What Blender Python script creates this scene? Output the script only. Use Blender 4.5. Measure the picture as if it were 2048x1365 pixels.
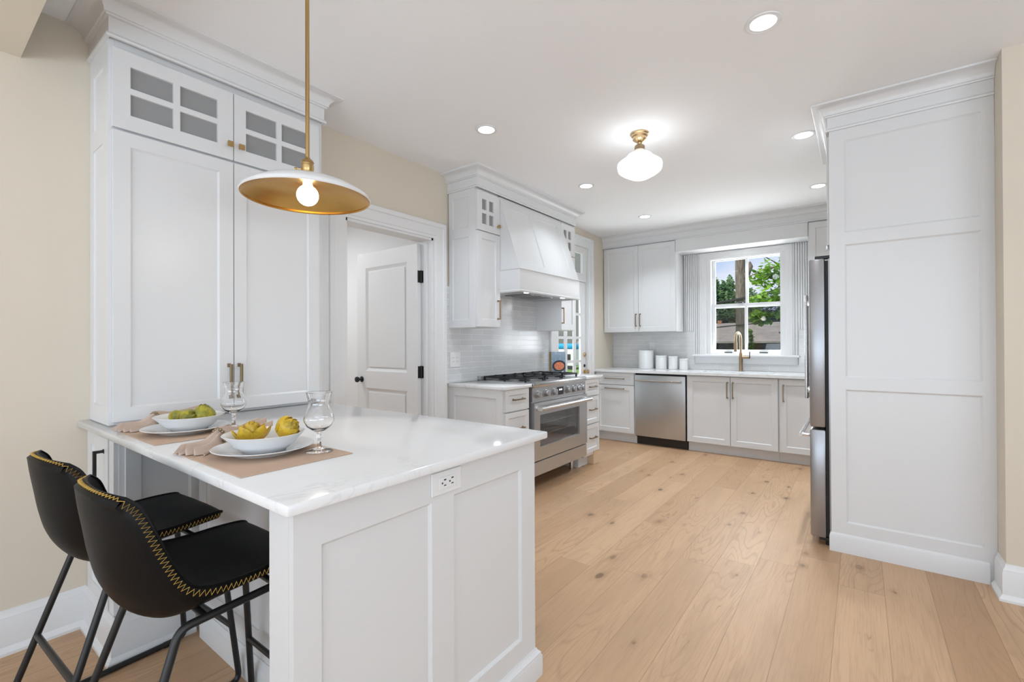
import bpy, bmesh, math, random
from math import sin, cos, pi, radians, sqrt
from mathutils import Vector, Matrix

random.seed(7)
for _o in list(bpy.data.objects):
    bpy.data.objects.remove(_o)
SC = bpy.context.scene
COL = SC.collection

# ------------------------------------------------------------------ camera
cam_data = bpy.data.cameras.new('camera')
cam_data.sensor_width = 36.0
cam_data.lens = 929.27 / 2048 * 36.0
cam_data.clip_start = 0.02
cam_data.clip_end = 400
cam = bpy.data.objects.new('camera', cam_data)
COL.objects.link(cam)
def camera_matrix(yaw, pitch, roll, loc):
    f = Vector((-sin(yaw) * cos(pitch), cos(yaw) * cos(pitch), sin(pitch)))
    r = Vector((cos(yaw), sin(yaw), 0)); u = r.cross(f)
    r2 = r * cos(roll) + u * sin(roll); u2 = -r * sin(roll) + u * cos(roll)
    return Matrix(((r2.x, u2.x, -f.x, loc[0]), (r2.y, u2.y, -f.y, loc[1]), (r2.z, u2.z, -f.z, loc[2]), (0, 0, 0, 1)))
cam.matrix_world = camera_matrix(radians(36.825), radians(0.257), radians(-0.235), (0, 0, 1.27))
SC.camera = cam

# ------------------------------------------------------------------ exposure
SC.view_settings.view_transform = 'Standard'
SC.view_settings.look = 'None'
SC.view_settings.gamma = 1.0
SC.view_settings.use_curve_mapping = False
SC.view_settings.exposure = 0.0

# ------------------------------------------------------------------ sky
SKY_STRENGTH = 1.0
world = bpy.data.worlds.new('sky')
SC.world = world
world.use_nodes = True
_nt = world.node_tree
_nt.nodes.clear()
_o = _nt.nodes.new('ShaderNodeOutputWorld'); _b = _nt.nodes.new('ShaderNodeBackground')
_tc = _nt.nodes.new('ShaderNodeTexCoord'); _nz = _nt.nodes.new('ShaderNodeTexNoise'); _mp = _nt.nodes.new('ShaderNodeMapping')
_rp = _nt.nodes.new('ShaderNodeValToRGB')
_mp.inputs['Scale'].default_value = (3, 3, 7)
_nz.inputs['Scale'].default_value = 1.6; _nz.inputs['Detail'].default_value = 6
_rp.color_ramp.elements[0].position = 0.38; _rp.color_ramp.elements[0].color = (0.50, 0.66, 0.95, 1)
_rp.color_ramp.elements[1].position = 0.66; _rp.color_ramp.elements[1].color = (0.95, 0.96, 1.0, 1)
_nt.links.new(_tc.outputs['Generated'], _mp.inputs['Vector']); _nt.links.new(_mp.outputs['Vector'], _nz.inputs['Vector'])
_nt.links.new(_nz.outputs['Fac'], _rp.inputs['Fac']); _nt.links.new(_rp.outputs['Color'], _b.inputs['Color'])
_b.inputs['Strength'].default_value = SKY_STRENGTH
_nt.links.new(_b.outputs['Background'], _o.inputs['Surface'])

# ------------------------------------------------------------------ sun, added fill lamps and window daylight
def lamp(name, kind, loc, energy, rot=(0, 0, 0), color=(1, 1, 1), **kw):
    d = bpy.data.lights.new(name, kind); d.energy = energy; d.color = color
    for k, v in kw.items():
        setattr(d, k, v)
    o = bpy.data.objects.new(name, d); o.location = loc; o.rotation_euler = rot; COL.objects.link(o)
    o['kind'] = 'helper'
    return o
lamp('sun', 'SUN', (0, -20, 30), 4.6, (radians(38), 0, radians(-14)), (1.0, 0.96, 0.9), angle=radians(0.6))
# added fill lamps out of view, tilted up to brighten the ceiling
FILL_REAR, FILL_SIDE = 178, 76
lamp('fill_rear', 'AREA', (0.2, -3.6, 0.9), FILL_REAR, (radians(157), 0, 0), (0.75, 0.88, 1.0), shape='RECTANGLE', size=5.2, size_y=1.6)
lamp('fill_side', 'AREA', (3.1, -0.6, 1.2), FILL_SIDE, (radians(143), 0, radians(90)), (0.76, 0.885, 1.0), shape='RECTANGLE', size=3.2, size_y=1.4)

# daylight entering through the kitchen window and the glazed door
lamp('daylight_window', 'AREA', (-1.1, 6.42, 1.60), 31, (radians(-112), 0, 0), (0.92, 0.96, 1.0), shape='RECTANGLE', size=.85, size_y=1.1)
lamp('daylight_door', 'AREA', (-3.5, 5.01, 1.25), 10, (radians(116), 0, radians(-90)), (0.86, 0.935, 1.0), shape='RECTANGLE', size=.65, size_y=1.5)

# ------------------------------------------------------------------ materials
def mat(name, color=(.8, .8, .8), rough=.5, metal=0.0, **kw):
    m = bpy.data.materials.new(name); m.use_nodes = True
    b = m.node_tree.nodes['Principled BSDF']
    b.inputs['Base Color'].default_value = (*color, 1)
    b.inputs['Roughness'].default_value = rough
    b.inputs['Metallic'].default_value = metal
    for k, v in kw.items():
        b.inputs[k].default_value = v
    return m

class NT:
    """small helper around a node tree"""
    def __init__(s, m):
        s.t = m.node_tree; s.bsdf = s.t.nodes['Principled BSDF']; s.out = s.t.nodes['Material Output']
    def n(s, kind, **kw):
        nd = s.t.nodes.new(kind)
        for k, v in kw.items():
            setattr(nd, k, v)
        return nd
    def set(s, sock, v):
        if isinstance(v, bpy.types.NodeSocket):
            s.t.links.new(v, sock)
        else:
            sock.default_value = v
    def math(s, op, a, b=None, c=None, clamp=False):
        nd = s.n('ShaderNodeMath', operation=op, use_clamp=clamp)
        s.set(nd.inputs[0], a)
        if b is not None: s.set(nd.inputs[1], b)
        if c is not None: s.set(nd.inputs[2], c)
        return nd.outputs[0]
    def xyz(s, x, y, z):
        nd = s.n('ShaderNodeCombineXYZ')
        for i, v in enumerate((x, y, z)): s.set(nd.inputs[i], v)
        return nd.outputs[0]
    def pos(s):
        nd = s.n('ShaderNodeTexCoord'); sp = s.n('ShaderNodeSeparateXYZ')
        s.t.links.new(nd.outputs['Object'], sp.inputs[0])
        return sp.outputs[0], sp.outputs[1], sp.outputs[2], nd.outputs['Object']
    def noise(s, vec, scale, detail=2.0, rough=.5, dist=0.0):
        nd = s.n('ShaderNodeTexNoise'); s.set(nd.inputs['Vector'], vec); nd.inputs['Scale'].default_value = scale
        nd.inputs['Detail'].default_value = detail; nd.inputs['Roughness'].default_value = rough; nd.inputs['Distortion'].default_value = dist
        return nd.outputs['Fac']
    def ramp(s, fac, stops):
        nd = s.n('ShaderNodeValToRGB'); e = nd.color_ramp.elements
        while len(e) < len(stops): e.new(0.5)
        for el, (p, c) in zip(e, stops):
            el.position = p; el.color = (*c, 1) if len(c) == 3 else c
        s.set(nd.inputs[0], fac)
        return nd.outputs[0]
    def mix(s, fac, a, b, blend='MIX'):
        nd = s.n('ShaderNodeMix', data_type='RGBA', blend_type=blend)
        s.set(nd.inputs['Factor'], fac)
        for i, v in ((6, a), (7, b)):
            s.set(nd.inputs[i], v if isinstance(v, bpy.types.NodeSocket) else (*v, 1))
        return nd.outputs[2]
    def smooth(s, v, lo, hi):
        nd = s.n('ShaderNodeMapRange', interpolation_type='SMOOTHSTEP'); s.set(nd.inputs[0], v)
        nd.inputs[1].default_value = lo; nd.inputs[2].default_value = hi
        return nd.outputs[0]
    def bump(s, h, strength=.2, dist=.01):
        nd = s.n('ShaderNodeBump'); nd.inputs['Strength'].default_value = strength; nd.inputs['Distance'].default_value = dist
        s.set(nd.inputs['Height'], h); s.t.links.new(nd.outputs[0], s.bsdf.inputs['Normal'])
    def color(s, c): s.set(s.bsdf.inputs['Base Color'], c)

M = {}
def painted(name, color, rough, grain=.03):
    m = mat(name, color, rough); N = NT(m); x, y, z, v = N.pos()
    f = N.noise(v, 3.0, 3.0)
    c = tuple(color)
    N.color(N.mix(f, tuple(k * (1 - grain) for k in c), tuple(min(1, k * (1 + grain)) for k in c)))
    N.bump(N.noise(v, 220, 2.0), .04, .001)
    return m
M['cab'] = painted('cabinet_white_paint', (.725, .727, .73), .32, .008)
M['trim'] = painted('trim_white_paint', (.78, .783, .787), .38, .008)
M['ceil'] = painted('ceiling_white_paint', (.90, .905, .91), .85, .01)
M['beige'] = painted('cream_wall_paint', (.70, .63, .525), .8, .015)
M['hall'] = painted('hall_white_paint', (.85, .85, .85), .8, .01)
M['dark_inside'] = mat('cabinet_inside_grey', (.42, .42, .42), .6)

def oak_floor():
    m = mat('oak_plank_floor', (.6, .4, .25), .42); N = NT(m); x, y, z, v = N.pos()
    W, L = .19, 1.9
    xs = N.math('DIVIDE', N.math('ADD', x, .668), W)
    xi = N.math('FLOOR', xs); xf = N.math('SUBTRACT', xs, xi)
    wn = N.n('ShaderNodeTexWhiteNoise', noise_dimensions='1D'); N.set(wn.inputs['W'], xi)
    ys = N.math('ADD', N.math('DIVIDE', y, L), N.math('MULTIPLY', wn.outputs['Value'], 9.37))
    yi = N.math('FLOOR', ys); yf = N.math('SUBTRACT', ys, yi)
    w2 = N.n('ShaderNodeTexWhiteNoise', noise_dimensions='2D'); N.set(w2.inputs['Vector'], N.xyz(xi, yi, 0.0))
    pid = w2.outputs['Value']
    w3 = N.n('ShaderNodeTexWhiteNoise', noise_dimensions='2D'); N.set(w3.inputs['Vector'], N.xyz(N.math('ADD', xi, 31.7), yi, 0.0))
    pid2 = w3.outputs['Value']
    off = N.math('MULTIPLY', pid, 57.0)
    base = N.ramp(pid2, [(0, (.475, .285, .157)), (.35, (.53, .33, .187)), (.7, (.555, .348, .20)), (1, (.61, .392, .232))])
    # broad tone drift along a plank
    tone = N.noise(N.xyz(N.math('MULTIPLY', x, 7.0), N.math('MULTIPLY', y, 1.1), off), 1.0, 4.0, .6)
    c = N.mix(N.smooth(tone, .35, .75), base, N.mix(.5, base, (.40, .25, .14)))
    # fine pores
    pore = N.noise(N.xyz(N.math('MULTIPLY', x, 210.0), N.math('MULTIPLY', y, 5.0), off), 1.0, 2.0, .6)
    c = N.mix(N.math('MULTIPLY', N.smooth(pore, .45, .75), .42), c, (.36, .225, .13))
    # cathedral rings as contour lines of a slow field
    fld = N.noise(N.xyz(N.math('MULTIPLY', x, 5.2), N.math('MULTIPLY', y, .62), off), 1.0, 2.5, .45, .35)
    ring = N.math('FRACT', N.math('MULTIPLY', fld, 21.0))
    ring = N.math('ABSOLUTE', N.math('SUBTRACT', ring, .5))
    rl = N.smooth(ring, .20, .0)
    amt = N.smooth(N.noise(N.xyz(N.math('MULTIPLY', x, 2.0), N.math('MULTIPLY', y, .8), off), 1.0, 1.0), .38, .62)
    c = N.mix(N.math('MULTIPLY', N.math('MULTIPLY', rl, amt), .55), c, (.37, .225, .125))
    # knots
    vo = N.n('ShaderNodeTexVoronoi', feature='F1', voronoi_dimensions='2D'); N.set(vo.inputs['Vector'], N.xyz(N.math('MULTIPLY', x, 4.4), N.math('MULTIPLY', y, 2.5), 0.0))
    vo.inputs['Scale'].default_value = 1.0; vo.inputs['Randomness'].default_value = 1.0
    sp = N.n('ShaderNodeSeparateColor'); N.set(sp.inputs[0], vo.outputs['Color'])
    wob = N.noise(N.xyz(N.math('MULTIPLY', x, 26.0), N.math('MULTIPLY', y, 14.0), 0.0), 1.0, 3.0)
    dk = N.math('ADD', vo.outputs['Distance'], N.math('MULTIPLY', N.math('SUBTRACT', wob, .5), .16))
    on = N.math('GREATER_THAN', sp.outputs[0], .58)
    rad = N.math('MULTIPLY_ADD', N.smooth(sp.outputs[0], .55, 1.0), .075, .002)
    strength = N.math('MULTIPLY_ADD', sp.outputs[1], .55, .40)
    streak = N.noise(N.xyz(N.math('MULTIPLY', x, 60.0), N.math('MULTIPLY', y, 7.0), off), 1.0, 3.0, .6)
    core = N.math('MULTIPLY', N.math('MULTIPLY', N.smooth(N.math('SUBTRACT', dk, rad), .035, -.03), on), strength)
    halo = N.math('MULTIPLY', N.math('MULTIPLY', N.smooth(N.math('SUBTRACT', dk, N.math('MULTIPLY', rad, 1.5)), .16, -.02), on), N.smooth(streak, .35, .65))
    c = N.mix(N.math('MULTIPLY', halo, .55), c, (.32, .185, .095))
    c = N.mix(N.math('MULTIPLY', core, .85), c, (.10, .055, .028))
    # short dark checks along the grain
    ck = N.noise(N.xyz(N.math('MULTIPLY', x, 9.0), N.math('MULTIPLY', y, 1.3), off), 1.0, 3.0, .55, .3)
    ckl = N.smooth(N.math('ABSOLUTE', N.math('SUBTRACT', ck, .5)), .010, .001)
    cm = N.smooth(N.noise(N.xyz(N.math('MULTIPLY', x, 4.0), N.math('MULTIPLY', y, 2.6), 3.7), 1.0, 2.0), .60, .70)
    c = N.mix(N.math('MULTIPLY', N.math('MULTIPLY', ckl, cm), .6), c, (.18, .10, .05))
    # joints between planks
    ex = N.math('MULTIPLY', N.math('MINIMUM', xf, N.math('SUBTRACT', 1.0, xf)), W)
    ey = N.math('MULTIPLY', N.math('MINIMUM', yf, N.math('SUBTRACT', 1.0, yf)), L)
    e = N.math('MINIMUM', ex, ey)
    gap = N.smooth(e, .0016, .0005)
    c = N.mix(N.math('MULTIPLY', gap, .62), c, (.16, .09, .05))
    N.color(c)
    N.bump(N.math('SUBTRACT', N.math('MULTIPLY', pore, .25), gap), .12, .002)
    return m
M['floor'] = oak_floor()

def quartz():
    m = mat('white_quartz', (.82, .82, .82), .12); N = NT(m); x, y, z, v = N.pos()
    w = N.noise(v, 2.2, 5.0, .6, .6)
    line = N.math('ABSOLUTE', N.math('SUBTRACT', w, .5))
    f2 = N.noise(v, 1.1, 2.0)
    vein = N.math('MULTIPLY', N.smooth(line, .012, .0), N.smooth(f2, .45, .65))
    c = N.mix(N.noise(v, 6.0, 4.0), (.79, .79, .79), (.83, .83, .835))
    N.color(N.mix(N.math('MULTIPLY', vein, .35), c, (.52, .51, .50)))
    return m
M['quartz'] = quartz()

def tile(name, axis, c1, c2, grout, bw, bh, rough=.14, wob=.25):
    m = mat(name, c1, rough); N = NT(m); x, y, z, v = N.pos()
    b = N.n('ShaderNodeTexBrick'); N.set(b.inputs['Vector'], N.xyz(x if axis == 'x' else y, z, 0.0))
    b.inputs['Scale'].default_value = 1.0; b.inputs['Brick Width'].default_value = bw; b.inputs['Row Height'].default_value = bh
    b.inputs['Mortar Size'].default_value = .0026; b.inputs['Mortar Smooth'].default_value = .3; b.inputs['Bias'].default_value = 0.0
    b.inputs['Color1'].default_value = (*c1, 1); b.inputs['Color2'].default_value = (*c2, 1); b.inputs['Mortar'].default_value = (*grout, 1)
    cl = N.mix(N.math('MULTIPLY', N.smooth(N.noise(v, 14, 3.0), .4, .7), .3), b.outputs['Color'], c2)
    N.color(cl)
    h = N.math('SUBTRACT', N.math('MULTIPLY', N.noise(v, 26, 2.0), wob), b.outputs['Fac'])
    N.bump(h, .35, .004)
    return m
M['tile_range'] = tile('pale_glazed_tile', 'y', (.70, .705, .71), (.63, .635, .64), (.86, .86, .86), .30, .05)
M['tile_back'] = tile('grey_glazed_tile', 'x', (.73, .727, .722), (.67, .667, .662), (.84, .835, .83), .19, .052)

def steel(name, axis, color=(.55, .555, .56), rough=.28):
    m = mat(name, color, rough, .86); N = NT(m); x, y, z, v = N.pos()
    if axis == 'z': vec = N.xyz(N.math('MULTIPLY', x, 260.0), N.math('MULTIPLY', y, 260.0), N.math('MULTIPLY', z, 2.0))
    else: vec = N.xyz(N.math('MULTIPLY', x, 2.0), N.math('MULTIPLY', y, 2.0), N.math('MULTIPLY', z, 700.0))
    f = N.noise(vec, 1.0, 2.0)
    N.color(N.mix(f, tuple(k * .985 for k in color), tuple(min(1, k * 1.015) for k in color)))
    N.set(N.bsdf.inputs['Roughness'], N.math('ADD', N.math('MULTIPLY', f, .05), rough - .025))
    return m
M['steel'] = steel('brushed_steel', 'h', (.50, .505, .51), .30)
M['steel_dark'] = steel('dark_brushed_steel', 'z', (.36, .36, .37), .30)
M['steel_bright'] = mat('polished_steel', (.72, .72, .72), .18, 1.0)
M['brass'] = mat('aged_brass', (.50, .34, .15), .30, 1.0)
M['brass_dark'] = mat('dark_bronze_brass', (.30, .235, .15), .36, 1.0)
M['brass_light'] = mat('satin_brass', (.62, .45, .25), .26, 1.0)
M['champagne'] = mat('champagne_bronze', (.34, .25, .155), .30, 1.0)
M['gold_inside'] = mat('gold_lacquer', (.52, .30, .085), .27, .95)
M['white_enamel'] = mat('white_enamel', (.80, .80, .80), .15)
M['black_metal'] = mat('black_powder_coat', (.012, .012, .012), .38)
M['black_iron'] = mat('cast_iron', (.012, .012, .013), .5)
M['black_glass'] = mat('black_glass', (.01, .01, .01), .06)
M['black_rubber'] = mat('black_gasket', (.01, .01, .01), .6)
M['porcelain'] = mat('white_porcelain', (.80, .80, .80), .10)
M['plastic_white'] = mat('white_plastic', (.80, .80, .80), .3)
M['slot_dark'] = mat('dark_slot', (.03, .03, .03), .6)
M['toe_dark'] = mat('dark_brown_toe_board', (.02, .012, .008), .5)
M['raw_wood'] = mat('pale_raw_wood', (.68, .50, .34), .5)
M['thread'] = mat('gold_thread', (.58, .36, .07), .6)
M['door_knob'] = mat('oil_rubbed_black', (.03, .035, .042), .3, .6)

def leather():
    m = mat('black_leather', (.006, .006, .0063), .36, **{'Specular IOR Level': .14}); N = NT(m); x, y, z, v = N.pos()
    vo = N.n('ShaderNodeTexVoronoi', feature='DISTANCE_TO_EDGE'); N.set(vo.inputs['Vector'], v); vo.inputs['Scale'].default_value = 380
    N.bump(N.math('ADD', N.math('MULTIPLY', N.noise(v, 9.0, 4.0), 3.0), vo.outputs['Distance']), .10, .003)
    N.set(N.bsdf.inputs['Roughness'], N.math('ADD', .34, N.math('MULTIPLY', N.noise(v, 6.0, 3.0), .18)))
    return m
M['leather'] = leather()

def cloth(name, c1, c2, sc):
    m = mat(name, c1, .9); N = NT(m); x, y, z, v = N.pos()
    f = N.noise(v, sc, 3.0, .7)
    N.color(N.mix(f, c1, c2)); N.bump(f, .25, .001)
    return m
M['placemat'] = cloth('tan_placemat_leatherette', (.50, .355, .26), (.62, .46, .35), 420)
M['napkin'] = cloth('blush_linen', (.52, .40, .33), (.62, .49, .41), 300)

def artichoke_mat(name, stops):
    m = mat(name, (.4, .3, .03), .35); N = NT(m); x, y, z, v = N.pos()
    N.color(N.ramp(N.noise(v, 24, 3.0, .6), stops)); N.bump(N.noise(v, 140, 2.0), .3, .002)
    return m
M['artichoke'] = artichoke_mat('orange_yellow_petals', [(.25, (.20, .15, .015)), (.42, (.56, .36, .02)), (.6, (.68, .44, .025)), (.8, (.55, .20, .015))])
M['artichoke_green'] = artichoke_mat('olive_yellow_petals', [(.25, (.12, .13, .02)), (.45, (.30, .28, .025)), (.62, (.55, .45, .03)), (.8, (.42, .18, .02))])

def glass_clear():
    m = mat('clear_glass', (1, 1, 1), 0.0); NT(m).bsdf.inputs['Transmission Weight'].default_value = 1.0
    NT(m).bsdf.inputs['IOR'].default_value = 1.45
    return m
M['glass'] = glass_clear()

def pane(name, tint=(1, 1, 1), base=.012):
    """thin glass: clear, with a Schlick reflection that is the same from both sides"""
    m = bpy.data.materials.new(name); m.use_nodes = True; t = m.node_tree
    for n in list(t.nodes): t.nodes.remove(n)
    o = t.nodes.new('ShaderNodeOutputMaterial'); tr = t.nodes.new('ShaderNodeBsdfTransparent'); g = t.nodes.new('ShaderNodeBsdfGlossy')
    mx = t.nodes.new('ShaderNodeMixShader'); lw = t.nodes.new('ShaderNodeLayerWeight'); lw.inputs['Blend'].default_value = .5
    p = t.nodes.new('ShaderNodeMath'); p.operation = 'POWER'; p.inputs[1].default_value = 5.0
    q = t.nodes.new('ShaderNodeMath'); q.operation = 'MULTIPLY_ADD'; q.inputs[1].default_value = 1 - base; q.inputs[2].default_value = base
    tr.inputs['Color'].default_value = (*tint, 1); g.inputs['Roughness'].default_value = .0
    t.links.new(lw.outputs['Facing'], p.inputs[0]); t.links.new(p.outputs[0], q.inputs[0]); t.links.new(q.outputs[0], mx.inputs[0])
    t.links.new(tr.outputs[0], mx.inputs[1]); t.links.new(g.outputs[0], mx.inputs[2]); t.links.new(mx.outputs[0], o.inputs[0])
    return m
M['pane'] = pane('window_glass')
def smoky():
    m = pane('cabinet_glass', (.85, .85, .85)); t = m.node_tree; o = next(n for n in t.nodes if n.type == 'OUTPUT_MATERIAL'); src = o.inputs[0].links[0].from_socket
    d = t.nodes.new('ShaderNodeBsdfDiffuse'); d.inputs['Color'].default_value = (.46, .46, .46, 1); mx = t.nodes.new('ShaderNodeMixShader'); mx.inputs[0].default_value = .6
    t.links.new(src, mx.inputs[1]); t.links.new(d.outputs[0], mx.inputs[2]); t.links.new(mx.outputs[0], o.inputs[0]); return m
M['pane_cab'] = smoky()
M['screen'] = pane('insect_screen_mesh', (.70, .71, .72))
M['oven_glass'] = pane('tinted_oven_glass', (.80, .80, .81), .10)

def glow(name, color, strength):
    m = mat(name, color, .3); b = m.node_tree.nodes['Principled BSDF']
    b.inputs['Emission Color'].default_value = (*color, 1); b.inputs['Emission Strength'].default_value = strength
    return m
M['led'] = glow('led_diffuser', (1, 1, 1), 9.0)
M['bulb'] = glow('frosted_bulb', (1, .97, .92), 9.0)
def opal():
    m = bpy.data.materials.new('opal_glass'); m.use_nodes = True; t = m.node_tree
    for n in list(t.nodes): t.nodes.remove(n)
    o = t.nodes.new('ShaderNodeOutputMaterial'); tr = t.nodes.new('ShaderNodeBsdfTransparent'); d = t.nodes.new('ShaderNodeBsdfTranslucent'); g = t.nodes.new('ShaderNodeBsdfGlossy'); e = t.nodes.new('ShaderNodeEmission')
    d.inputs['Color'].default_value = (.22, .22, .22, 1); g.inputs['Roughness'].default_value = .1; e.inputs['Strength'].default_value = .40
    m1 = t.nodes.new('ShaderNodeMixShader'); m1.inputs[0].default_value = .30; m2 = t.nodes.new('ShaderNodeMixShader'); m2.inputs[0].default_value = .05; a = t.nodes.new('ShaderNodeAddShader')
    t.links.new(tr.outputs[0], m1.inputs[1]); t.links.new(d.outputs[0], m1.inputs[2]); t.links.new(m1.outputs[0], m2.inputs[1]); t.links.new(g.outputs[0], m2.inputs[2])
    t.links.new(m2.outputs[0], a.inputs[0]); t.links.new(e.outputs[0], a.inputs[1]); t.links.new(a.outputs[0], o.inputs[0]); return m
M['opal'] = opal()
M['display'] = glow('range_display', (.02, .02, .025), .2)
M['digits'] = glow('display_digits', (.8, .85, 1), 1.5)

# ------------------------------------------------------------------ mesh helpers
class Frame:
    """a local frame: origin, two in-plane axes and the outward normal"""
    def __init__(s, o, u, v, n): s.o, s.u, s.v, s.n = Vector(o), Vector(u), Vector(v), Vector(n)
    def __call__(s, a, b, c=0.0): return s.o + s.u * a + s.v * b + s.n * c
def FX(x): return Frame((x, 0, 0), (0, 1, 0), (0, 0, 1), (1, 0, 0))      # faces +X: a = Y, b = Z
def FYm(y): return Frame((0, y, 0), (1, 0, 0), (0, 0, 1), (0, -1, 0))    # faces -Y: a = X, b = Z
def FXm(x): return Frame((x, 0, 0), (0, 1, 0), (0, 0, 1), (-1, 0, 0))
def FZ(z): return Frame((0, 0, z), (1, 0, 0), (0, 1, 0), (0, 0, 1))
WORLD = Frame((0, 0, 0), (1, 0, 0), (0, 1, 0), (0, 0, 1))
ORG = {}

class MB:
    def __init__(s): s.bm = bmesh.new()
    def face(s, pts):
        vs = [s.bm.verts.new(p) for p in pts]
        try: return s.bm.faces.new(vs)
        except ValueError: return None
    def grid(s, rows, close_u=False, close_v=False, cap0=False, cap1=False):
        vs = [[s.bm.verts.new(p) for p in r] for r in rows]
        nr, nc = len(vs), len(vs[0])
        for i in range(nr if close_v else nr - 1):
            for j in range(nc if close_u else nc - 1):
                s.bm.faces.new((vs[i][j], vs[i][(j + 1) % nc], vs[(i + 1) % nr][(j + 1) % nc], vs[(i + 1) % nr][j]))
        if cap0: s.bm.faces.new(vs[0][::-1])
        if cap1: s.bm.faces.new(vs[-1])
        return vs
    def fbox(s, F, a0, a1, b0, b1, c0, c1, r=0.0):
        if r > 0:
            t = bmesh.new()
            v = [t.verts.new(F(a, b, c)) for c in (c0, c1) for b in (b0, b1) for a in (a0, a1)]
            for q in ((0, 1, 3, 2), (4, 6, 7, 5), (0, 4, 5, 1), (2, 3, 7, 6), (0, 2, 6, 4), (1, 5, 7, 3)): t.faces.new([v[i] for i in q])
            bmesh.ops.bevel(t, geom=t.edges[:], offset=r, segments=2, profile=.5, affect='EDGES')
            me = bpy.data.meshes.new('tmp'); t.to_mesh(me); t.free(); s.bm.from_mesh(me); bpy.data.meshes.remove(me)
            return s
        v = [s.bm.verts.new(F(a, b, c)) for c in (c0, c1) for b in (b0, b1) for a in (a0, a1)]
        for q in ((0, 1, 3, 2), (4, 6, 7, 5), (0, 4, 5, 1), (2, 3, 7, 6), (0, 2, 6, 4), (1, 5, 7, 3)): s.bm.faces.new([v[i] for i in q])
        return s
    def box(s, x0, x1, y0, y1, z0, z1, r=0.0): return s.fbox(WORLD, x0, x1, y0, y1, z0, z1, r)
    def tube(s, pts, r, seg=10, closed=False):
        pts = [Vector(p) for p in pts]; n = len(pts); rows = []
        rr = r if isinstance(r, (list, tuple)) else [r] * n
        t0 = (pts[1] - pts[0]).normalized(); up = Vector((0, 0, 1)) if abs(t0.z) < .9 else Vector((1, 0, 0))
        nrm = (up - t0 * up.dot(t0)).normalized(); prev = t0
        for i in range(n):
            if closed: t = (pts[(i + 1) % n] - pts[i - 1]).normalized()
            elif i == 0: t = t0
            elif i == n - 1: t = (pts[-1] - pts[-2]).normalized()
            else: t = ((pts[i + 1] - pts[i]).normalized() + (pts[i] - pts[i - 1]).normalized()).normalized()
            nrm = (prev.rotation_difference(t) @ nrm); nrm = (nrm - t * nrm.dot(t)).normalized(); prev = t
            bn = t.cross(nrm)
            rows.append([pts[i] + (nrm * cos(2 * pi * k / seg) + bn * sin(2 * pi * k / seg)) * rr[i] for k in range(seg)])
        s.grid(rows, close_u=True, close_v=closed, cap0=not closed, cap1=not closed)
        return s
    def lathe(s, prof, c=(0, 0, 0), seg=40, F=None, cap0=True, cap1=True):
        """prof: (radius, height) pairs; radius 0 at an end closes to a point fan"""
        F = F or Frame(c, (1, 0, 0), (0, 1, 0), (0, 0, 1))
        rows = [[F(max(r, 1e-5) * cos(2 * pi * k / seg), max(r, 1e-5) * sin(2 * pi * k / seg), h) for k in range(seg)] for r, h in prof]
        s.grid(rows, close_u=True, cap0=cap0, cap1=cap1)
        return s
    def sweep(s, F, path, prof, closed=False):
        """prof (d, c): d sideways to the right of the travel direction, c along F.n; mitred corners"""
        n = len(path); P = [Vector(p) for p in path]; rows = []
        for i in range(n):
            a = P[i] - P[i - 1] if (i > 0 or closed) else P[1] - P[0]
            b = P[(i + 1) % n] - P[i] if (i < n - 1 or closed) else P[-1] - P[-2]
            a, b = a.normalized(), b.normalized()
            na, nb = Vector((a.y, -a.x)), Vector((b.y, -b.x))
            m = na + nb; m = m / max(1e-6, m.dot(na))
            rows.append([F(P[i].x + m.x * d, P[i].y + m.y * d, c) for d, c in prof])
        s.grid(rows, close_u=True, close_v=closed, cap0=not closed, cap1=not closed)
        return s
    def panel(s, F, a0, a1, b0, b1, t, ops, depth=.008, step=.003, slope=.009, c0=0.0, hole=False):
        """a framed board: face at height t with recessed (or open) fields"""
        A = sorted({a0, a1, *[o[0] for o in ops], *[o[1] for o in ops]}); B = sorted({b0, b1, *[o[2] for o in ops], *[o[3] for o in ops]})
        for i in range(len(A) - 1):
            for j in range(len(B) - 1):
                ca, cb = (A[i] + A[i + 1]) / 2, (B[j] + B[j + 1]) / 2
                if any(o[0] < ca < o[1] and o[2] < cb < o[3] for o in ops): continue
                s.face([F(A[i], B[j], t), F(A[i + 1], B[j], t), F(A[i + 1], B[j + 1], t), F(A[i], B[j + 1], t)])
                if hole: s.face([F(A[i], B[j + 1], c0), F(A[i + 1], B[j + 1], c0), F(A[i + 1], B[j], c0), F(A[i], B[j], c0)])
        def ring(p0, c_0, p1, c_1):
            q0 = [F(p0[0], p0[2], c_0), F(p0[1], p0[2], c_0), F(p0[1], p0[3], c_0), F(p0[0], p0[3], c_0)]
            q1 = [F(p1[0], p1[2], c_1), F(p1[1], p1[2], c_1), F(p1[1], p1[3], c_1), F(p1[0], p1[3], c_1)]
            for k in range(4): s.face([q0[k], q0[(k + 1) % 4], q1[(k + 1) % 4], q1[k]])
        for o in ops:
            if hole: ring(o, t, o, c0); continue
            ring(o, t, o, t - step)
            e = slope; p = (o[0] + e, o[1] - e, o[2] + e, o[3] - e)
            ring(o, t - step, p, t - depth)
            s.face([F(p[0], p[2], t - depth), F(p[1], p[2], t - depth), F(p[1], p[3], t - depth), F(p[0], p[3], t - depth)])
        ring((a0, a1, b0, b1), c0, (a0, a1, b0, b1), t)
        if not hole: s.face([F(a0, b1, c0), F(a1, b1, c0), F(a1, b0, c0), F(a0, b0, c0)])
        bmesh.ops.remove_doubles(s.bm, verts=s.bm.verts[:], dist=1e-5)
        return s
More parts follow.
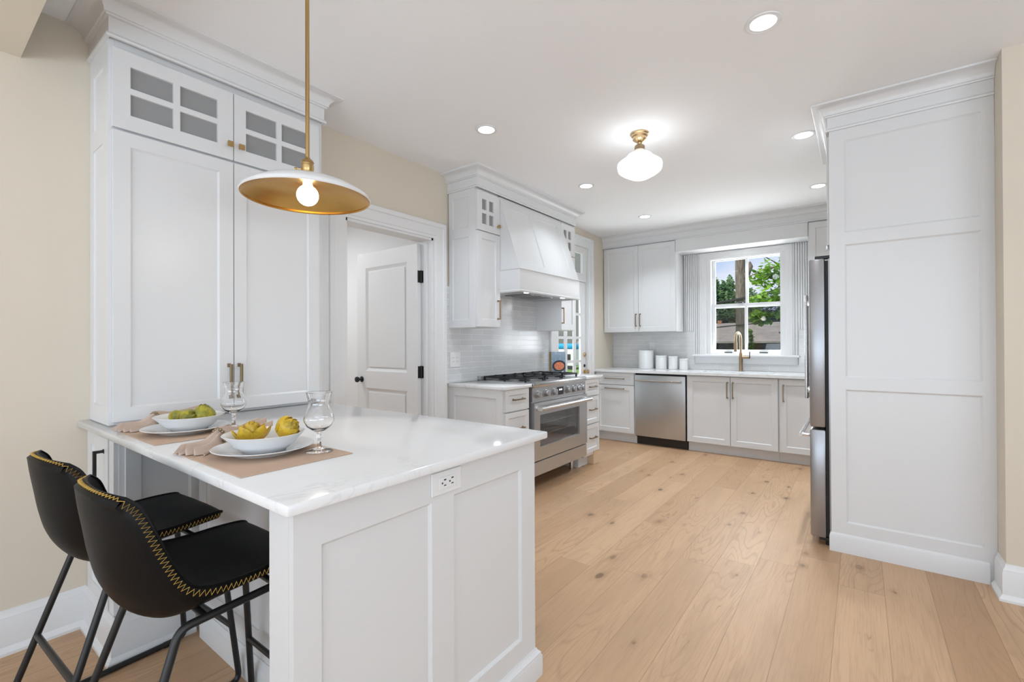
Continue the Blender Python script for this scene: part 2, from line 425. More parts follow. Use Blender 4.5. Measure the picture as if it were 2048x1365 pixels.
    def build(s, name, m, parent=None, smooth=None, sub=0, org=None):
        bmesh.ops.recalc_face_normals(s.bm, faces=s.bm.faces[:])
        base = Vector(org) if org is not None else (Vector(ORG.get(parent.name, (0, 0, 0))) if parent else None)
        if base is None:
            xs = [v.co for v in s.bm.verts]
            base = Vector((sum(p.x for p in xs) / len(xs), sum(p.y for p in xs) / len(xs), min(p.z for p in xs)))
        if WORLD_TEX.get(m.name): base = Vector((0, 0, 0)) if not parent else base
        for v in s.bm.verts: v.co -= base
        me = bpy.data.meshes.new(name); s.bm.to_mesh(me); s.bm.free()
        me.materials.append(m)
        if smooth is not None:
            for p in me.polygons: p.use_smooth = True
            me.set_sharp_from_angle(angle=radians(smooth))
        o = bpy.data.objects.new(name, me); COL.objects.link(o)
        if parent:
            o.parent = parent; ORG[o.name] = tuple(base)
        else:
            o.location = base; ORG[o.name] = tuple(base)
        if sub:
            md = o.modifiers.new('smooth', 'SUBSURF'); md.levels = sub; md.render_levels = sub
        return o
WORLD_TEX = {'oak_plank_floor': 1, 'pale_glazed_tile': 1, 'grey_glazed_tile': 1}

def tag(o, label, cat, group=None, kind=None):
    o['label'] = label; o['category'] = cat
    if group: o['group'] = group
    if kind: o['kind'] = kind
    return o
def thing(name, label, cat, loc=(0, 0, 0), group=None, kind=None):
    o = bpy.data.objects.new(name, None); COL.objects.link(o); o.location = loc; o.empty_display_size = .1
    ORG[o.name] = tuple(loc)
    return tag(o, label, cat, group, kind)
def local_thing(name, label, cat, group=None):
    """modelled about its own origin, placed afterwards"""
    o = thing(name, label, cat, (0, 0, 0), group); ORG[o.name] = (0, 0, 0)
    return o
def place(o, loc, rz=0.0):
    o.location = loc; o.rotation_euler = (0, 0, rz); return o
def copy_tree(o, parent=None):
    c = o.copy(); COL.objects.link(c)
    if parent: c.parent = parent
    for ch in list(o.children): copy_tree(ch, c)
    return c
def struct(name, mb, m, label=None, smooth=None):
    o = mb.build(name, m, None, smooth); o['kind'] = 'structure'
    if label: o['label'] = label; o['category'] = name.split('_')[0]
    return o
def arc(c, u, v, r, a0, a1, n=8):
    c, u, v = Vector(c), Vector(u), Vector(v)
    return [c + u * (r * cos(a0 + (a1 - a0) * k / n)) + v * (r * sin(a0 + (a1 - a0) * k / n)) for k in range(n + 1)]
def rounded(pts, r, n=6):
    """a polyline with its inner corners rounded"""
    P = [Vector(p) for p in pts]; out = [P[0]]
    for i in range(1, len(P) - 1):
        a, b = (P[i - 1] - P[i]), (P[i + 1] - P[i]); rr = min(r, a.length * .45, b.length * .45)
        p, q = P[i] + a.normalized() * rr, P[i] + b.normalized() * rr
        for k in range(n + 1):
            t = k / n; out.append(p * (1 - t) ** 2 + P[i] * 2 * t * (1 - t) + q * t * t)
    return out + [P[-1]]

# ================================================================== room shell
WX, YB, CZ = -2.825, 6.20, 2.71          # left wall, window wall, ceiling
IY0, IY1, IZ = 1.864, 2.688, 2.14         # interior door opening
EY0, EY1, EZ = 4.60, 5.415, 2.49          # glazed door + transom opening
WA0, WA1, WB0, WB1 = -1.55, -.70, 1.12, 2.335   # window opening

b = MB(); b.box(-2.965, 3.3, -4.0, 6.36, -.12, 0); struct('floor', b, M['floor'], 'light oak plank floor')
b = MB(); b.box(-2.965, 3.3, -4.0, 6.36, CZ, CZ + .14); struct('ceiling', b, M['ceil'], 'plain white ceiling')

b = MB(); x0, x1 = WX - .14, WX
b.box(x0, x1, -4.0, IY0, 0, CZ); b.box(x0, x1, IY0, IY1, IZ, CZ); b.box(x0, x1, IY1, EY0, 0, CZ)
b.box(x0, x1, EY0, EY1, EZ, CZ); b.box(x0, WX - .085, EY1, EY1 + .14, EZ, CZ); b.box(WX - .085, x1, EY1, EY1 + .14, 0, CZ); b.box(x0, x1, EY1 + .14, YB + .16, 0, CZ)
struct('wall_left', b, M['beige'], 'cream wall behind the pantry and range')
b = MB(); y0, y1 = YB, YB + .16
b.box(WX, WA0, y0, y1, 0, CZ); b.box(WA0, WA1, y0, y1, 0, WB0); b.box(WA0, WA1, y0, y1, WB1, CZ); b.box(WA1, 3.3, y0, y1, 0, CZ)
struct('wall_back', b, M['trim'], 'white wall around the kitchen window')
b = MB(); b.box(.80, .94, 3.44, YB, 0, CZ); struct('wall_right', b, M['beige'], 'wall behind the refrigerator')
b = MB(); b.box(.567, 3.3, 3.275, 3.44, 0, CZ); struct('wall_front', b, M['beige'], 'cream wall end beside the refrigerator panel')
b = MB(); b.box(3.2, 3.34, -4.0, -2.3, 0, CZ); b.box(3.2, 3.34, 1.1, 3.275, 0, CZ); b.box(3.2, 3.34, -2.3, 1.1, 0, .4); b.box(3.2, 3.34, -2.3, 1.1, 2.4, CZ)
struct('wall_side', b, M['beige'])
b = MB(); b.box(-2.825, -2.5, -4.1, -3.95, 0, CZ); b.box(2.9, 3.2, -4.1, -3.95, 0, CZ); b.box(-2.5, 2.9, -4.1, -3.95, 2.55, CZ)
struct('wall_rear', b, M['beige'])
b = MB(); b.box(WX, -1.55, .10, .325, 2.482, CZ); struct('beam', b, M['beige'], 'dropped cream header at the upper left')

# pier trim and skirting
BBP = [(0, 0), (.030, 0), (.030, .012), (.016, .032), (.016, .135), (.013, .143), (.013, .15), (.006, .162), (.004, .178), (0, .178)]
def skirting(name, path, prof=BBP, label=None):
    b = MB(); b.sweep(FZ(0), path, prof); o = b.build(name, M['trim'], None, 30); o['kind'] = 'structure'
    if label: o['label'] = label; o['category'] = 'baseboard'
    return o
skirting('baseboard_left', [(WX, -3.9), (WX, .535)], label='tall white baseboard below the cream wall')
skirting('baseboard_right', [(.567, 3.43), (.567, 3.275), (3.2, 3.275)], label='tall white baseboard round the cream wall end')

# ---- interior door: casing, jamb, leaf
CP = [(0, 0), (0, .012), (.020, .014), (.024, .020), (.090, .022), (.096, .030), (.112, .034), (.128, .030), (.134, .018), (.134, 0)]
def casing(name, F, path, prof, label):
    b = MB(); b.sweep(F, path, prof); o = b.build(name, M['trim'], None, 30); o['kind'] = 'structure'; o['label'] = label; o['category'] = 'trim'
    return o
# travel up the far side, across and down, so the profile grows away from the opening
casing('trim_1', FX(WX), [(IY1, 0), (IY1, IZ), (IY0, IZ), (IY0, 0)], CP, 'white moulded casing around the open panel door')
b = MB(); F = FX(WX)
b.box(WX - .14, WX, IY0 - .001, IY0 + .018, 0, IZ); b.box(WX - .14, WX, IY1 - .018, IY1 + .001, 0, IZ); b.box(WX - .14, WX, IY0, IY1, IZ - .018, IZ + .001)
b.box(WX - .085, WX - .05, IY0 + .018, IY0 + .03, 0, IZ - .018); b.box(WX - .085, WX - .05, IY1 - .03, IY1 - .018, 0, IZ - .018)
struct('trim_2', b, M['trim'], 'white jamb of the open panel door')
b = MB(); b.box(WX, WX + .02, 1.545, 1.732, 0, IZ + .134); struct('trim_3', b, M['trim'], 'white filler board between pantry and door casing')

dr = thing('door_1', 'open white two-panel door with black knob and hinges', 'door', (WX - .125, IY1 - .05, 0), kind='structure')
DW = .832; dx1 = WX - .125; dx0 = dx1 - DW; dy = 2.625
b = MB(); ops = [(dx0 + .13, dx1 - .13, 1.02, 1.965), (dx0 + .13, dx1 - .13, .22, .865)]
b.panel(FYm(dy + .04), dx0, dx1, .012, 2.105, .04, ops, depth=.013, step=.001, slope=.026)
b.build('door_leaf', M['trim'], dr)
for o in ops:
    b = MB(); b.fbox(FYm(dy), o[0] + .036, o[1] - .036, o[2] + .036, o[3] - .036, -.0125, -.004, .003); b.build('raised_field', M['trim'], dr)
kb = MB(); F = Frame((dx0 + .07, dy, .94), (1, 0, 0), (0, 0, 1), (0, -1, 0))
kb.lathe([(.027, 0), (.027, .006), (.012, .010), (.010, .030), (.022, .038), (.027, .050), (.024, .062), (0, .067)], F=F, seg=24); kb.build('door_knob', M['door_knob'], dr, 40)
for z in (.35, 1.03, 1.83):
    hb = MB(); hy = IY1 - .035
    hb.box(dx1 + .001, dx1 + .006, dy + .003, dy + .038, z - .05, z + .05, .002)
    hb.box(dx1 + .004, WX - .088, IY1 - .022, IY1 - .017, z - .05, z + .05, .002)
    hb.tube([(dx1 + .008, hy + .008, z - .052), (dx1 + .008, hy + .008, z + .052)], .008, 12); hb.build('hinge', M['black_metal'], dr, 40)

# the small bright hall behind that door
HX = -5.1
b = MB(); b.box(HX, WX - .14, .6, 3.05, -.12, 0); struct('floor_hall', b, M['floor'])
b = MB(); b.box(HX, WX - .14, .6, 3.05, CZ, CZ + .1); struct('ceiling_hall', b, M['hall'])
b = MB(); b.box(HX - .1, HX, .6, 3.05, 0, CZ); struct('wall_hall', b, M['hall'])
b = MB(); b.box(HX, WX - .14, .5, .6, 0, CZ); struct('wall_hall_south', b, M['hall'])
b = MB(); b.box(HX, WX - .14, 3.05, 3.15, 0, CZ); struct('wall_hall_north', b, M['hall'])
lamp('hall_light', 'AREA', (-4.55, 1.75, 2.6), 23, (0, 0, 0), (.92, .96, 1.0), shape='DISK', size=.9)

# ---- glazed door with transom in the left wall
casing('trim_4', FX(WX), [(EY1, 0), (EY1, EZ), (EY0, EZ), (EY0, 0)], [(d * .98, c) for d, c in CP], 'white moulded casing around the glazed door')
b = MB()
b.box(WX - .14, WX, EY0 - .001, EY0 + .015, 0, EZ); b.box(WX - .085, WX, EY1 - .012, EY1 + .001, 0, EZ)
b.panel(FX(WX - .05), EY0 + .012, EY1 - .012, 2.052, EZ, .035, [(EY0 + .09, 5.318, 2.155, 2.413)], hole=True)
struct('trim_5', b, M['trim'], 'white jamb and transom frame above the glazed door')
b = MB(); b.fbox(FX(WX - .035), EY0 + .088, 5.32, 2.153, 2.415, -.003, .003); struct('window_2', b, M['pane'], 'small transom pane above the glazed door')
gd = thing('door_2', 'white glazed back door with grid of small panes', 'door', (WX - .06, EY0, 0), kind='structure')
cols = [(4.735, 4.868), (4.94, 5.085), (5.157, 5.28)]; rows_ = [(.755 + i * .2975, 1.02 + i * .2975) for i in range(-1, 4)]
b = MB(); b.panel(FX(WX - .041), EY0 + .016, EY1 - .013, .01, 2.048, .010, [(c[0], c[1], r[0], r[1]) for c in cols for r in rows_], hole=True)
b.panel(FX(WX - .075), EY0 + .016, EY1 - .013, .01, 2.048, .0335, [(cols[0][0] - .02, cols[2][1] + .03, rows_[0][0] - .01, rows_[-1][1] + .01)], hole=True)
b.build('door_leaf', M['trim'], gd)
b = MB(); b.fbox(FX(WX - .0365), cols[0][0] - .003, cols[2][1] + .003, rows_[0][0] - .003, rows_[-1][1] + .003, -.0015, .0015); b.build('door_glass', M['pane'], gd)
def rosette(name, y, z, r, h, m, parent):
    b = MB(); b.lathe([(r, 0), (r, h * .4), (r * .7, h * .6), (r * .55, h), (0, h)], F=Frame((WX - .031, y, z), (0, 1, 0), (0, 0, 1), (1, 0, 0)), seg=24); return b.build(name, m, parent, 35)
rosette('deadbolt', 5.37, 1.117, .03, .02, M['brass_light'], gd)
rosette('lock_rosette', 5.372, .975, .02, .014, M['door_knob'], gd)
b = MB(); b.lathe([(.026, 0), (.026, .008), (.011, .012), (.011, .035), (.026, .045), (.028, .058), (.016, .068), (0, .07)], F=Frame((WX - .031, 5.372, .90), (0, 1, 0), (0, 0, 1), (1, 0, 0)), seg=24)
b.build('door_knob', M['brass_light'], gd, 40)

# ---- kitchen window
wn = thing('window_1', 'white double-hung window with four panes over the sink', 'window', ((WA0 + WA1) / 2, YB + .08, WB0), kind='structure')
F = FYm(YB + .15)
b = MB(); b.panel(F, WA0, WA1, WB0, WB1, .15, [(WA0 + .045, WA1 - .04, WB0 + .015, WB1 - .03)], hole=True); b.build('window_frame', M['trim'], wn)
zc = 1.735; g0, g1, gm0, gm1 = -1.462, -.735, -1.122, -1.092
a0, a1 = WA0 + .045, WA1 - .04
b = MB(); b.panel(FYm(YB + .12), a0, a1, 1.70, WB1 - .03, .035, [(g0 - .008, gm0, zc + .015, 2.296), (gm1, g1, zc + .015, 2.296)], hole=True); b.build('upper_sash', M['trim'], wn)
b = MB(); b.panel(FYm(YB + .082), a0, a1, 1.135, zc - .001 + .012, .035, [(g0, gm0 - .004, 1.178, zc - .022), (gm1 - .004, g1, 1.178, zc - .022)], hole=True); lo = b.build('lower_sash', M['trim'], wn)
b = MB(); b.fbox(FYm(YB + .103), g0 - .02, g1 + .01, zc, 2.30, -.003, .003); b.build('upper_glass', M['pane'], wn)
b = MB(); b.fbox(FYm(YB + .065), g0 - .01, g1 + .01, 1.17, zc - .01, -.003, .003); b.build('lower_glass', M['pane'], wn)
b = MB(); b.fbox(FYm(YB + .140), a0 - .002, a1 + .002, 1.137, zc - .006, -.001, .001); b.build('insect_screen', M['screen'], wn)
for x in (-1.307, -.918):
    b = MB(); b.fbox(FYm(YB + .047), x - .045, x + .045, 1.128, 1.148, 0, .012, .003); b.fbox(FYm(YB + .035), x - .045, x + .045, 1.142, 1.150, 0, .016, .002); b.build('sash_lift', M['black_metal'], lo)
b = MB(); b.fbox(FYm(YB + .05), -1.20, -1.14, zc + .012, zc + .026, 0, .03, .004); b.build('sash_lock', M['door_knob'], wn)
KP = [(0, 0), (0, .014), (.016, .016), (.020, .022), (.060, .024), (.066, .032), (.084, .034), (.088, .026), (.088, 0)]
casing('trim_6', FYm(YB), [(WA1, WB0 - .01), (WA1, 2.40 - .088), (WA0, 2.40 - .088), (WA0, WB0 - .01)], KP, 'white moulded casing around the kitchen window')
b = MB(); b.box(-1.712, -.544, YB - .085, YB + .04, 1.093, 1.118, .006); struct('trim_7', b, M['trim'], 'white window stool below the kitchen window')
b = MB(); b.box(-1.695, -.565, YB - .026, YB - .001, 1.008, 1.094, .004); struct('trim_8', b, M['trim'], 'white apron board below the window stool')
b = MB()
def beads(x0, x1, z0, z1, w=.0255):
    """grooved beadboard as one corrugated sheet"""
    n = max(1, round((x1 - x0) / w)); w = (x1 - x0) / n; prof = []
    for k in range(n):
        xa = x0 + k * w; prof += [(xa, .010), (xa + w * .10, .019), (xa + w * .72, .019), (xa + w * .76, .012), (xa + w * .88, .018), (xa + w * .97, .012)]
    prof.append((x1, .010)); f = [(x, YB - d) for x, d in prof]; lo_ = [(x, y, z0) for x, y in f]; hi_ = [(x, y, z1) for x, y in f]
    b.grid([lo_, hi_]); b.face([(x0, YB - .001, z0), (x1, YB - .001, z0), (x1, YB - .001, z1), (x0, YB - .001, z1)])
    b.face(lo_ + [(x1, YB - .001, z0), (x0, YB - .001, z0)]); b.face(hi_ + [(x1, YB - .001, z1), (x0, YB - .001, z1)])
beads(-1.712, -1.636, 1.118, 2.40); beads(-1.83, -1.7125, 1.411, 2.40); beads(-.645, -.562, 1.118, 2.40); beads(-.5615, -.42, 1.411, 2.40)
struct('trim_9', b, M['trim'], 'white grooved boards either side of the window casing')

# ---- tiled splashbacks
b = MB(); b.box(WX, WX + .010, 2.825, 4.487, .929, 1.76); o = b.build('backsplash_range', M['tile_range']); tag(o, 'pale glazed brick tiles on the wall behind the range', 'backsplash', kind='structure')
b = MB(); b.box(WX, -1.7, YB - .010, YB, .923, 1.41); b.box(-1.7, -.56, YB - .010, YB, .923, 1.012); b.box(-.56, .79, YB - .010, YB, .923, 1.41)
o = b.build('backsplash_sink', M['tile_back']); tag(o, 'grey glazed brick tiles on the wall behind the sink', 'backsplash', kind='structure')

# ---- exterior ground
def lawn():
    m = mat('mown_lawn', (.10, .22, .04), .9); N = NT(m); x, y, z, v = N.pos()
    N.color(N.mix(N.noise(v, 1.4, 6.0), (.07, .18, .025), (.18, .32, .06))); return m
b = MB(); b.box(-45, 25, 6.5, 70, -1.6, -1.5); b.box(-45, -5.3, -30, 6.5, -1.6, -1.5)
struct('ground', b, lawn(), 'green lawn outside')

# ================================================================== cabinetry helpers
RAIL = .058
def shaker(name, F, a0, a1, b0, b1, parent, t=.02, rail=RAIL, ops=None, label=None, m=None):
    b = MB(); ops = ops or [(a0 + rail, a1 - rail, b0 + rail, b1 - rail)]
    b.panel(F, a0, a1, b0, b1, t, ops, depth=.009, step=.003, slope=.008)
    o = b.build(name, m or M['cab'], parent)
    if label: o['label'] = label
    return o
def lite_door(F, a0, a1, b0, b1, ga0, ga1, gb0, gb1, parent, bar=.026, t=.02):
    """door with four small panes"""
    am, bm_ = (ga0 + ga1) / 2, (gb0 + gb1) / 2; h = bar / 2
    b = MB(); b.panel(F, a0, a1, b0, b1, t, [(ga0, am - h, gb0, bm_ - h), (am + h, ga1, gb0, bm_ - h), (ga0, am - h, bm_ + h, gb1), (am + h, ga1, bm_ + h, gb1)], hole=True)
    d = b.build('door', M['cab'], parent)
    g = MB(); g.fbox(F, ga0 - .01, ga1 + .01, gb0 - .01, gb1 + .01, .004, .007); g.build('glass_pane', M['pane_cab'], d)
    return d
def bar_pull(F, p, q, parent, m, r=.0055, out=.032, square=True):
    """p, q: (a, b) ends on the face; posts near both ends"""
    b = MB(); P, Q = Vector((*p, 0)), Vector((*q, 0)); d = (Q - P).normalized()
    def bx(c, half_along, half_across, c0, c1):
        s = Vector((-d.y, d.x, 0)); A = [c - d * half_along - s * half_across, c + d * half_along + s * half_across]
        b.fbox(F, min(A[0].x, A[1].x), max(A[0].x, A[1].x), min(A[0].y, A[1].y), max(A[0].y, A[1].y), c0, c1, .0015)
    L = (Q - P).length
    bx((P + Q) / 2, L / 2, r, out - 2 * r, out)
    for e, s in ((P, 1), (Q, -1)): bx(e + d * (s * r), r * .95, r * .95, -.001, out - r)
    for e, s in ((P, 1), (Q, -1)): bx(e + d * (s * r), r * 1.5, r * 1.5, -.001, .003)
    return b.build('handle', m, parent)
def square_knob(F, a, bb, parent, m=None):
    b = MB(); b.lathe([(.006, -.001), (.006, .018)], F=Frame(F(a, bb, 0), F.u, F.v, F.n), seg=12); b.fbox(F, a - .013, a + .013, bb - .013, bb + .013, .016, .028, .002)
    return b.build('knob', m or M['brass'], parent)
CROWN = [(0, 2.548), (.012, 2.548), (.014, 2.556), (.010, 2.564), (.004, 2.568), (.004, 2.632), (.014, 2.634), (.016, 2.640), (.022, 2.642)]
CROWN += [(.022 + .055 * (1 - cos(k * pi / 12)), 2.642 + .050 * sin(k * pi / 12)) for k in range(1, 7)] + [(.082, 2.694), (.084, 2.7095), (0, 2.7095)]
def crown(parent, path, dz=0.0, name='crown_molding'):
    b = MB(); b.sweep(FZ(0), path, [(d, z + dz * (1 if z < 2.7 else 0)) for d, z in CROWN]); return b.build(name, M['cab'], parent, 30)

# ================================================================== peninsula
PZ = .928
pen = thing('peninsula_counter', 'white veined quartz countertop of the peninsula set for two', 'countertop', (-1.9, 1.0, PZ - .027))
b = MB(); b.box(WX + .001, -.968, .50, 1.522, PZ - .027, PZ, .006); b.build('slab', M['quartz'], pen, 30)

pc = thing('peninsula_cabinet', 'white panelled peninsula base with an outlet below the counter end', 'cabinet', (-1.6, 1.1, 0))
b = MB(); b.panel(FX(-1.02), .53, 1.476, .0, PZ - .0275, .02, [(.597, .945, .176, .806), (1.035, 1.391, .176, .806)], depth=.010, step=.003, slope=.009); b.build('end_panel', M['cab'], pc)
b = MB(); b.box(-1.108, -1.0205, .53, .64, 0, PZ - .0275); b.build('corner_post', M['cab'], pc)
b = MB(); b.box(-2.36, -1.0205, .842, 1.47, 0.0, PZ - .0275); b.build('carcass', M['cab'], pc)
b = MB(); b.panel(FYm(.842), -2.36, -1.108, .0, PZ - .0275, .02, [(-2.28, -1.80, .2, .84), (-1.70, -1.20, .2, .84)], depth=.010); b.build('knee_panel', M['cab'], pc)
PBP = [(0, 0), (.020, 0), (.020, .075), (.016, .082), (.016, .088), (.006, .098), (.004, .104), (0, .104)]
b = MB(); b.sweep(FZ(0), [(-2.30, .822), (-1.108, .822), (-1.108, .53), (-1.0, .53), (-1.0, 1.476), (-1.3, 1.476)], PBP); b.build('plinth', M['cab'], pc, 30)

nc = thing('base_cabinet', 'narrow white base cabinet with a black pull under the peninsula by the cream wall', 'cabinet', (-2.6, .8, 0))
b = MB(); b.box(WX + .001, -2.40, .552, .84, .0, PZ - .0275); b.build('carcass', M['cab'], nc)
b = MB(); b.panel(FX(-2.40), .57, .84, .0, PZ - .0275, .016, [(.62, .80, .22, .85)], depth=.008); b.build('side_panel', M['cab'], nc)
b = MB(); b.box(-2.47, -2.405, .536, .5525, .0, PZ - .0275); b.box(WX + .001, -2.79, .536, .5525, .0, PZ - .0275); b.box(-2.79, -2.47, .536, .5525, .0, .17); b.build('face_frame', M['cab'], nc)
nd = shaker('door', FYm(.5525), -2.795, -2.475, .175, .885, nc, rail=.055)
bar_pull(FYm(.533), (-2.535, .60), (-2.535, .83), nd, M['black_metal'], r=.006, out=.036)
b = MB(); b.sweep(FZ(0), [(WX + .001, .536), (-2.384, .536), (-2.384, .81)], BBP); b.build('plinth', M['cab'], nc, 30)

# duplex outlet let into the end panel
ol = thing('wall_outlet', 'white duplex outlet set sideways in the peninsula end panel', 'outlet', (-1.0, 1.0, .855))
b = MB(); b.fbox(FX(-1.0), .938, 1.062, .822, .889, .0003, .006, .002); b.build('cover_plate', M['plastic_white'], ol)
b = MB(); b.fbox(FX(-.994), .966, 1.035, .838, .873, .0, .003, .001); fc = b.build('receptacle', M['plastic_white'], ol)
for y in (.985, 1.016):
    b = MB(); b.fbox(FX(-.991), y - .001, y + .008, .862, .866, 0, .0006); b.fbox(FX(-.991), y - .001, y + .008, .846, .849, 0, .0006); b.fbox(FX(-.991), y - .010, y - .005, .853, .858, 0, .0006); b.build('slots', M['slot_dark'], fc)

# ================================================================== pantry on the peninsula
PF = -2.525   # face frame plane; doors stand proud to -2.505
pt = thing('pantry_cabinet', 'tall white pantry cabinet with four-pane glass doors on top', 'cabinet', (-2.67, 1.03, PZ))
b = MB(); xw = WX + .001
b.box(xw, PF - .02, .565, 1.51, PZ + .001, 2.20); b.box(xw, PF - .02, .565, 1.51, 2.49, 2.56); b.box(xw, xw + .012, .565, 1.51, 2.2, 2.49)
b.box(xw, PF - .02, 1.492, 1.51, 2.2, 2.49); b.box(xw, PF - .02, .565, .583, 2.2, 2.49); b.build('carcass', M['cab'], pt)
b = MB(); b.panel(FYm(.565), xw, PF, PZ + .001, 2.60, .02, [(-2.77, -2.605, 1.005, 2.14), (-2.77, -2.605, 2.23, 2.475)], depth=.008); b.build('side_panel', M['cab'], pt)
b = MB(); b.panel(FX(PF - .02), .5655, 1.512, PZ + .001, 2.60, .0195, [(.58, 1.46, 2.22, 2.50)], hole=True); b.build('face_frame', M['cab'], pt)
F = FX(PF + .001)
for k, (a0, a1) in enumerate(((.557, 1.024), (1.028, 1.484))):
    d = shaker('door', F, a0, a1, .944, 2.178, pt, ops=[(a0 + .058, a1 - .062, 1.0, 2.118)])
    bar_pull(FX(PF + .021), (1.003 if k == 0 else 1.050, 1.004), (1.003 if k == 0 else 1.050, 1.172), d, M['brass_dark'], r=.006, out=.034)
for k, (a0, a1, g0_, g1_, kk) in enumerate(((.555, 1.024, .615, .954, 1.004), (1.028, 1.484, 1.084, 1.425, 1.056))):
    d = lite_door(F, a0, a1, 2.19, 2.527, g0_, g1_, 2.255, 2.464, pt)
    square_knob(FX(PF + .021), kk, 2.262, d)
b = MB(); b.box(xw + .014, PF - .03, .59, 1.485, 2.2005, 2.206); b.build('shelf', M['dark_inside'], pt)
b = MB(); b.box(xw + .0125, xw + .0145, .584, 1.491, 2.206, 2.489); b.build('back_panel', M['dark_inside'], pt)
crown(pt, [(xw, .545), (-2.505, .545), (-2.505, 1.512), (xw, 1.512)], .012)

# ================================================================== range wall
RC = .928; CF = -2.20   # counter height and front edge
YL0, YR0 = 2.845, 4.56
for (nm, y0, y1, lab) in (('range_counter', YL0 - .0, 3.222, 'short white quartz counter on the near side of the range'), ('range_counter', 4.172, YR0, 'short white quartz counter beyond the range carrying the cookbook')):
    t = thing(nm, lab, 'countertop', (-2.5, (y0 + y1) / 2, RC - .028), 'counters either side of the range')
    b = MB(); b.box(WX + .011, CF, y0, y1, RC - .028, RC, .005); b.build('slab', M['quartz'], t, 30)
def drawer_stack(lab, y0, y1, bounds, side):
    t = thing('drawer_cabinet', lab, 'cabinet', (-2.5, (y0 + y1) / 2, 0), 'drawer cabinets either side of the range')
    b = MB(); b.box(WX + .001, -2.235, y0, y1, .11, RC - .029); b.build('carcass', M['cab'], t)
    b = MB(); b.box(WX + .001, -2.30, y0 + .01, y1 - .01, 0, .1095); b.build('toe_kick', M['cab'], t)
    if side: b = MB(); b.panel(FYm(y0), WX + .001, -2.235, .11, RC - .029, .012, [(-2.75, -2.295, .19, .832)], depth=.006); b.build('side_panel', M['cab'], t)
    for z0, z1 in bounds:
        d = shaker('drawer', FX(-2.2345), y0 + .004, y1 - .010, z0, z1, t, rail=.042); ym = (y0 + y1) / 2; zm = (z0 + z1) / 2
        bar_pull(FX(-2.2145), (ym - .07, zm + .005), (ym + .07, zm + .005), d, M['brass_dark'], r=.0055, out=.03)
    return t
B3 = ((.727, .897), (.440, .716), (.145, .430))
drawer_stack('white three-drawer cabinet on the near side of the range', 2.867, 3.20, B3, True)
rs = drawer_stack('white three-drawer cabinet beyond the range with a pale wood foot', 4.178, 4.50, B3, False)
b = MB(); b.box(-2.305, -2.225, 4.385, 4.497, 0.0, .145, .006); b.build('wood_foot', M['raw_wood'], rs)['label'] = 'pale unpainted wood foot'

# ---- range
rg = thing('range', 'stainless six-burner gas range with black grates and seven knobs', 'range', (-2.45, 3.70, 0))
RX, y0, y1 = -2.215, 3.226, 4.168
b = MB(); xb = RX - .004
for q in ((-2.80, -2.68, y0 + .004, y1 - .004, .13, .895), (-2.68, xb, y0 + .004, 3.28, .13, .895), (-2.68, xb, 4.05, y1 - .004, .13, .895), (-2.68, xb, 3.28, 4.05, .13, .36), (-2.68, xb, 3.28, 4.05, .68, .895)): b.box(*q)
b.build('body', M['steel'], rg)
b = MB(); b.box(-2.80, -2.19, y0, y1, .8955, .931, .004); b.build('cooktop', M['steel'], rg, 30)
b = MB(); b.box(-2.235, RX + .03, y0, y1, .893, .934, .012); b.build('bullnose', M['steel_bright'], rg, 30)
b = MB(); b.box(-2.814, -2.775, y0, y1, .931, .972, .006); [b.box(-2.78, -2.772, y0 + .05 + i * .145, y0 + .15 + i * .145, .94, .962, .003) for i in range(6)]; b.build('back_guard', M['steel'], rg)
b = MB(); b.box(RX - .003, RX + .012, y0 + .002, y1 - .002, .770, .892, .003); b.build('control_panel', M['steel'], rg)
FK = FX(RX + .012)
for yk in (3.290, 3.425, 3.552, 3.800, 3.902, 3.992, 4.076):
    b = MB(); c = Frame(FK(yk, .832), FK.u, FK.v, FK.n); b.lathe([(.034, 0), (.034, .006), (.030, .009), (.026, .010), (.025, .034), (.022, .038), (0, .038)], F=c, seg=24)
    k = b.build('knob', M['steel_dark'], rg, 35)
    p = MB(); p.fbox(FK, yk - .0055, yk + .0055, .832 - .024, .832 + .024, .037, .048, .002); p.build('knob_grip', M['steel_bright'], k)
b = MB(); b.fbox(FK, 3.618, 3.732, .796, .868, -.001, .003, .001); ds = b.build('display', M['display'], rg)
b = MB()
for i, yy in enumerate((3.655, 3.668, 3.684, 3.697)): b.fbox(FK, yy, yy + .008, .836, .850, .003, .0035)
b.build('clock_digits', M['digits'], ds)
FD = FX(RX)
od = MB(); od.panel(FD, y0 + .004, y1 - .004, .272, .762, .030, [(3.315, 4.008, .385, .655)], hole=True, c0=-.002); door = od.build('oven_door', M['steel'], rg)
b = MB(); b.fbox(FD, 3.312, 4.011, .382, .658, .010, .014); b.build('oven_window', M['oven_glass'], door)
b = MB(); b.box(-2.675, xb - .002, 3.285, 4.045, .361, .366); b.box(-2.679, -2.675, 3.285, 4.045, .361, .679); b.build('oven_lining', mat('grey_oven_enamel', (.8, .8, .81), .35), rg)
b = MB()
for z in (.47, .565):
    for k in range(12): b.tube([(-2.64 + k * .035, 3.32, z), (-2.64 + k * .035, 4.0, z)], .003, 6)
    b.tube([(-2.235, 3.32, z), (-2.235, 4.0, z)], .004, 6)
b.build('oven_rack', M['steel_bright'], rg)
b = MB(); hz = .716; hx = RX + .085
b.tube([(hx, y0 + .02, hz), (hx, y1 - .02, hz)], .0165, 16)
for yy in (y0 + .045, y1 - .045): b.box(RX + .028, hx, yy - .024, yy + .024, hz - .017, hz + .017, .005)
b.build('oven_handle', M['steel_bright'], rg, 40)
b = MB(); b.fbox(FD, y0 + .004, y1 - .004, .145, .260, -.002, .024, .003); b.build('lower_panel', M['steel'], rg)
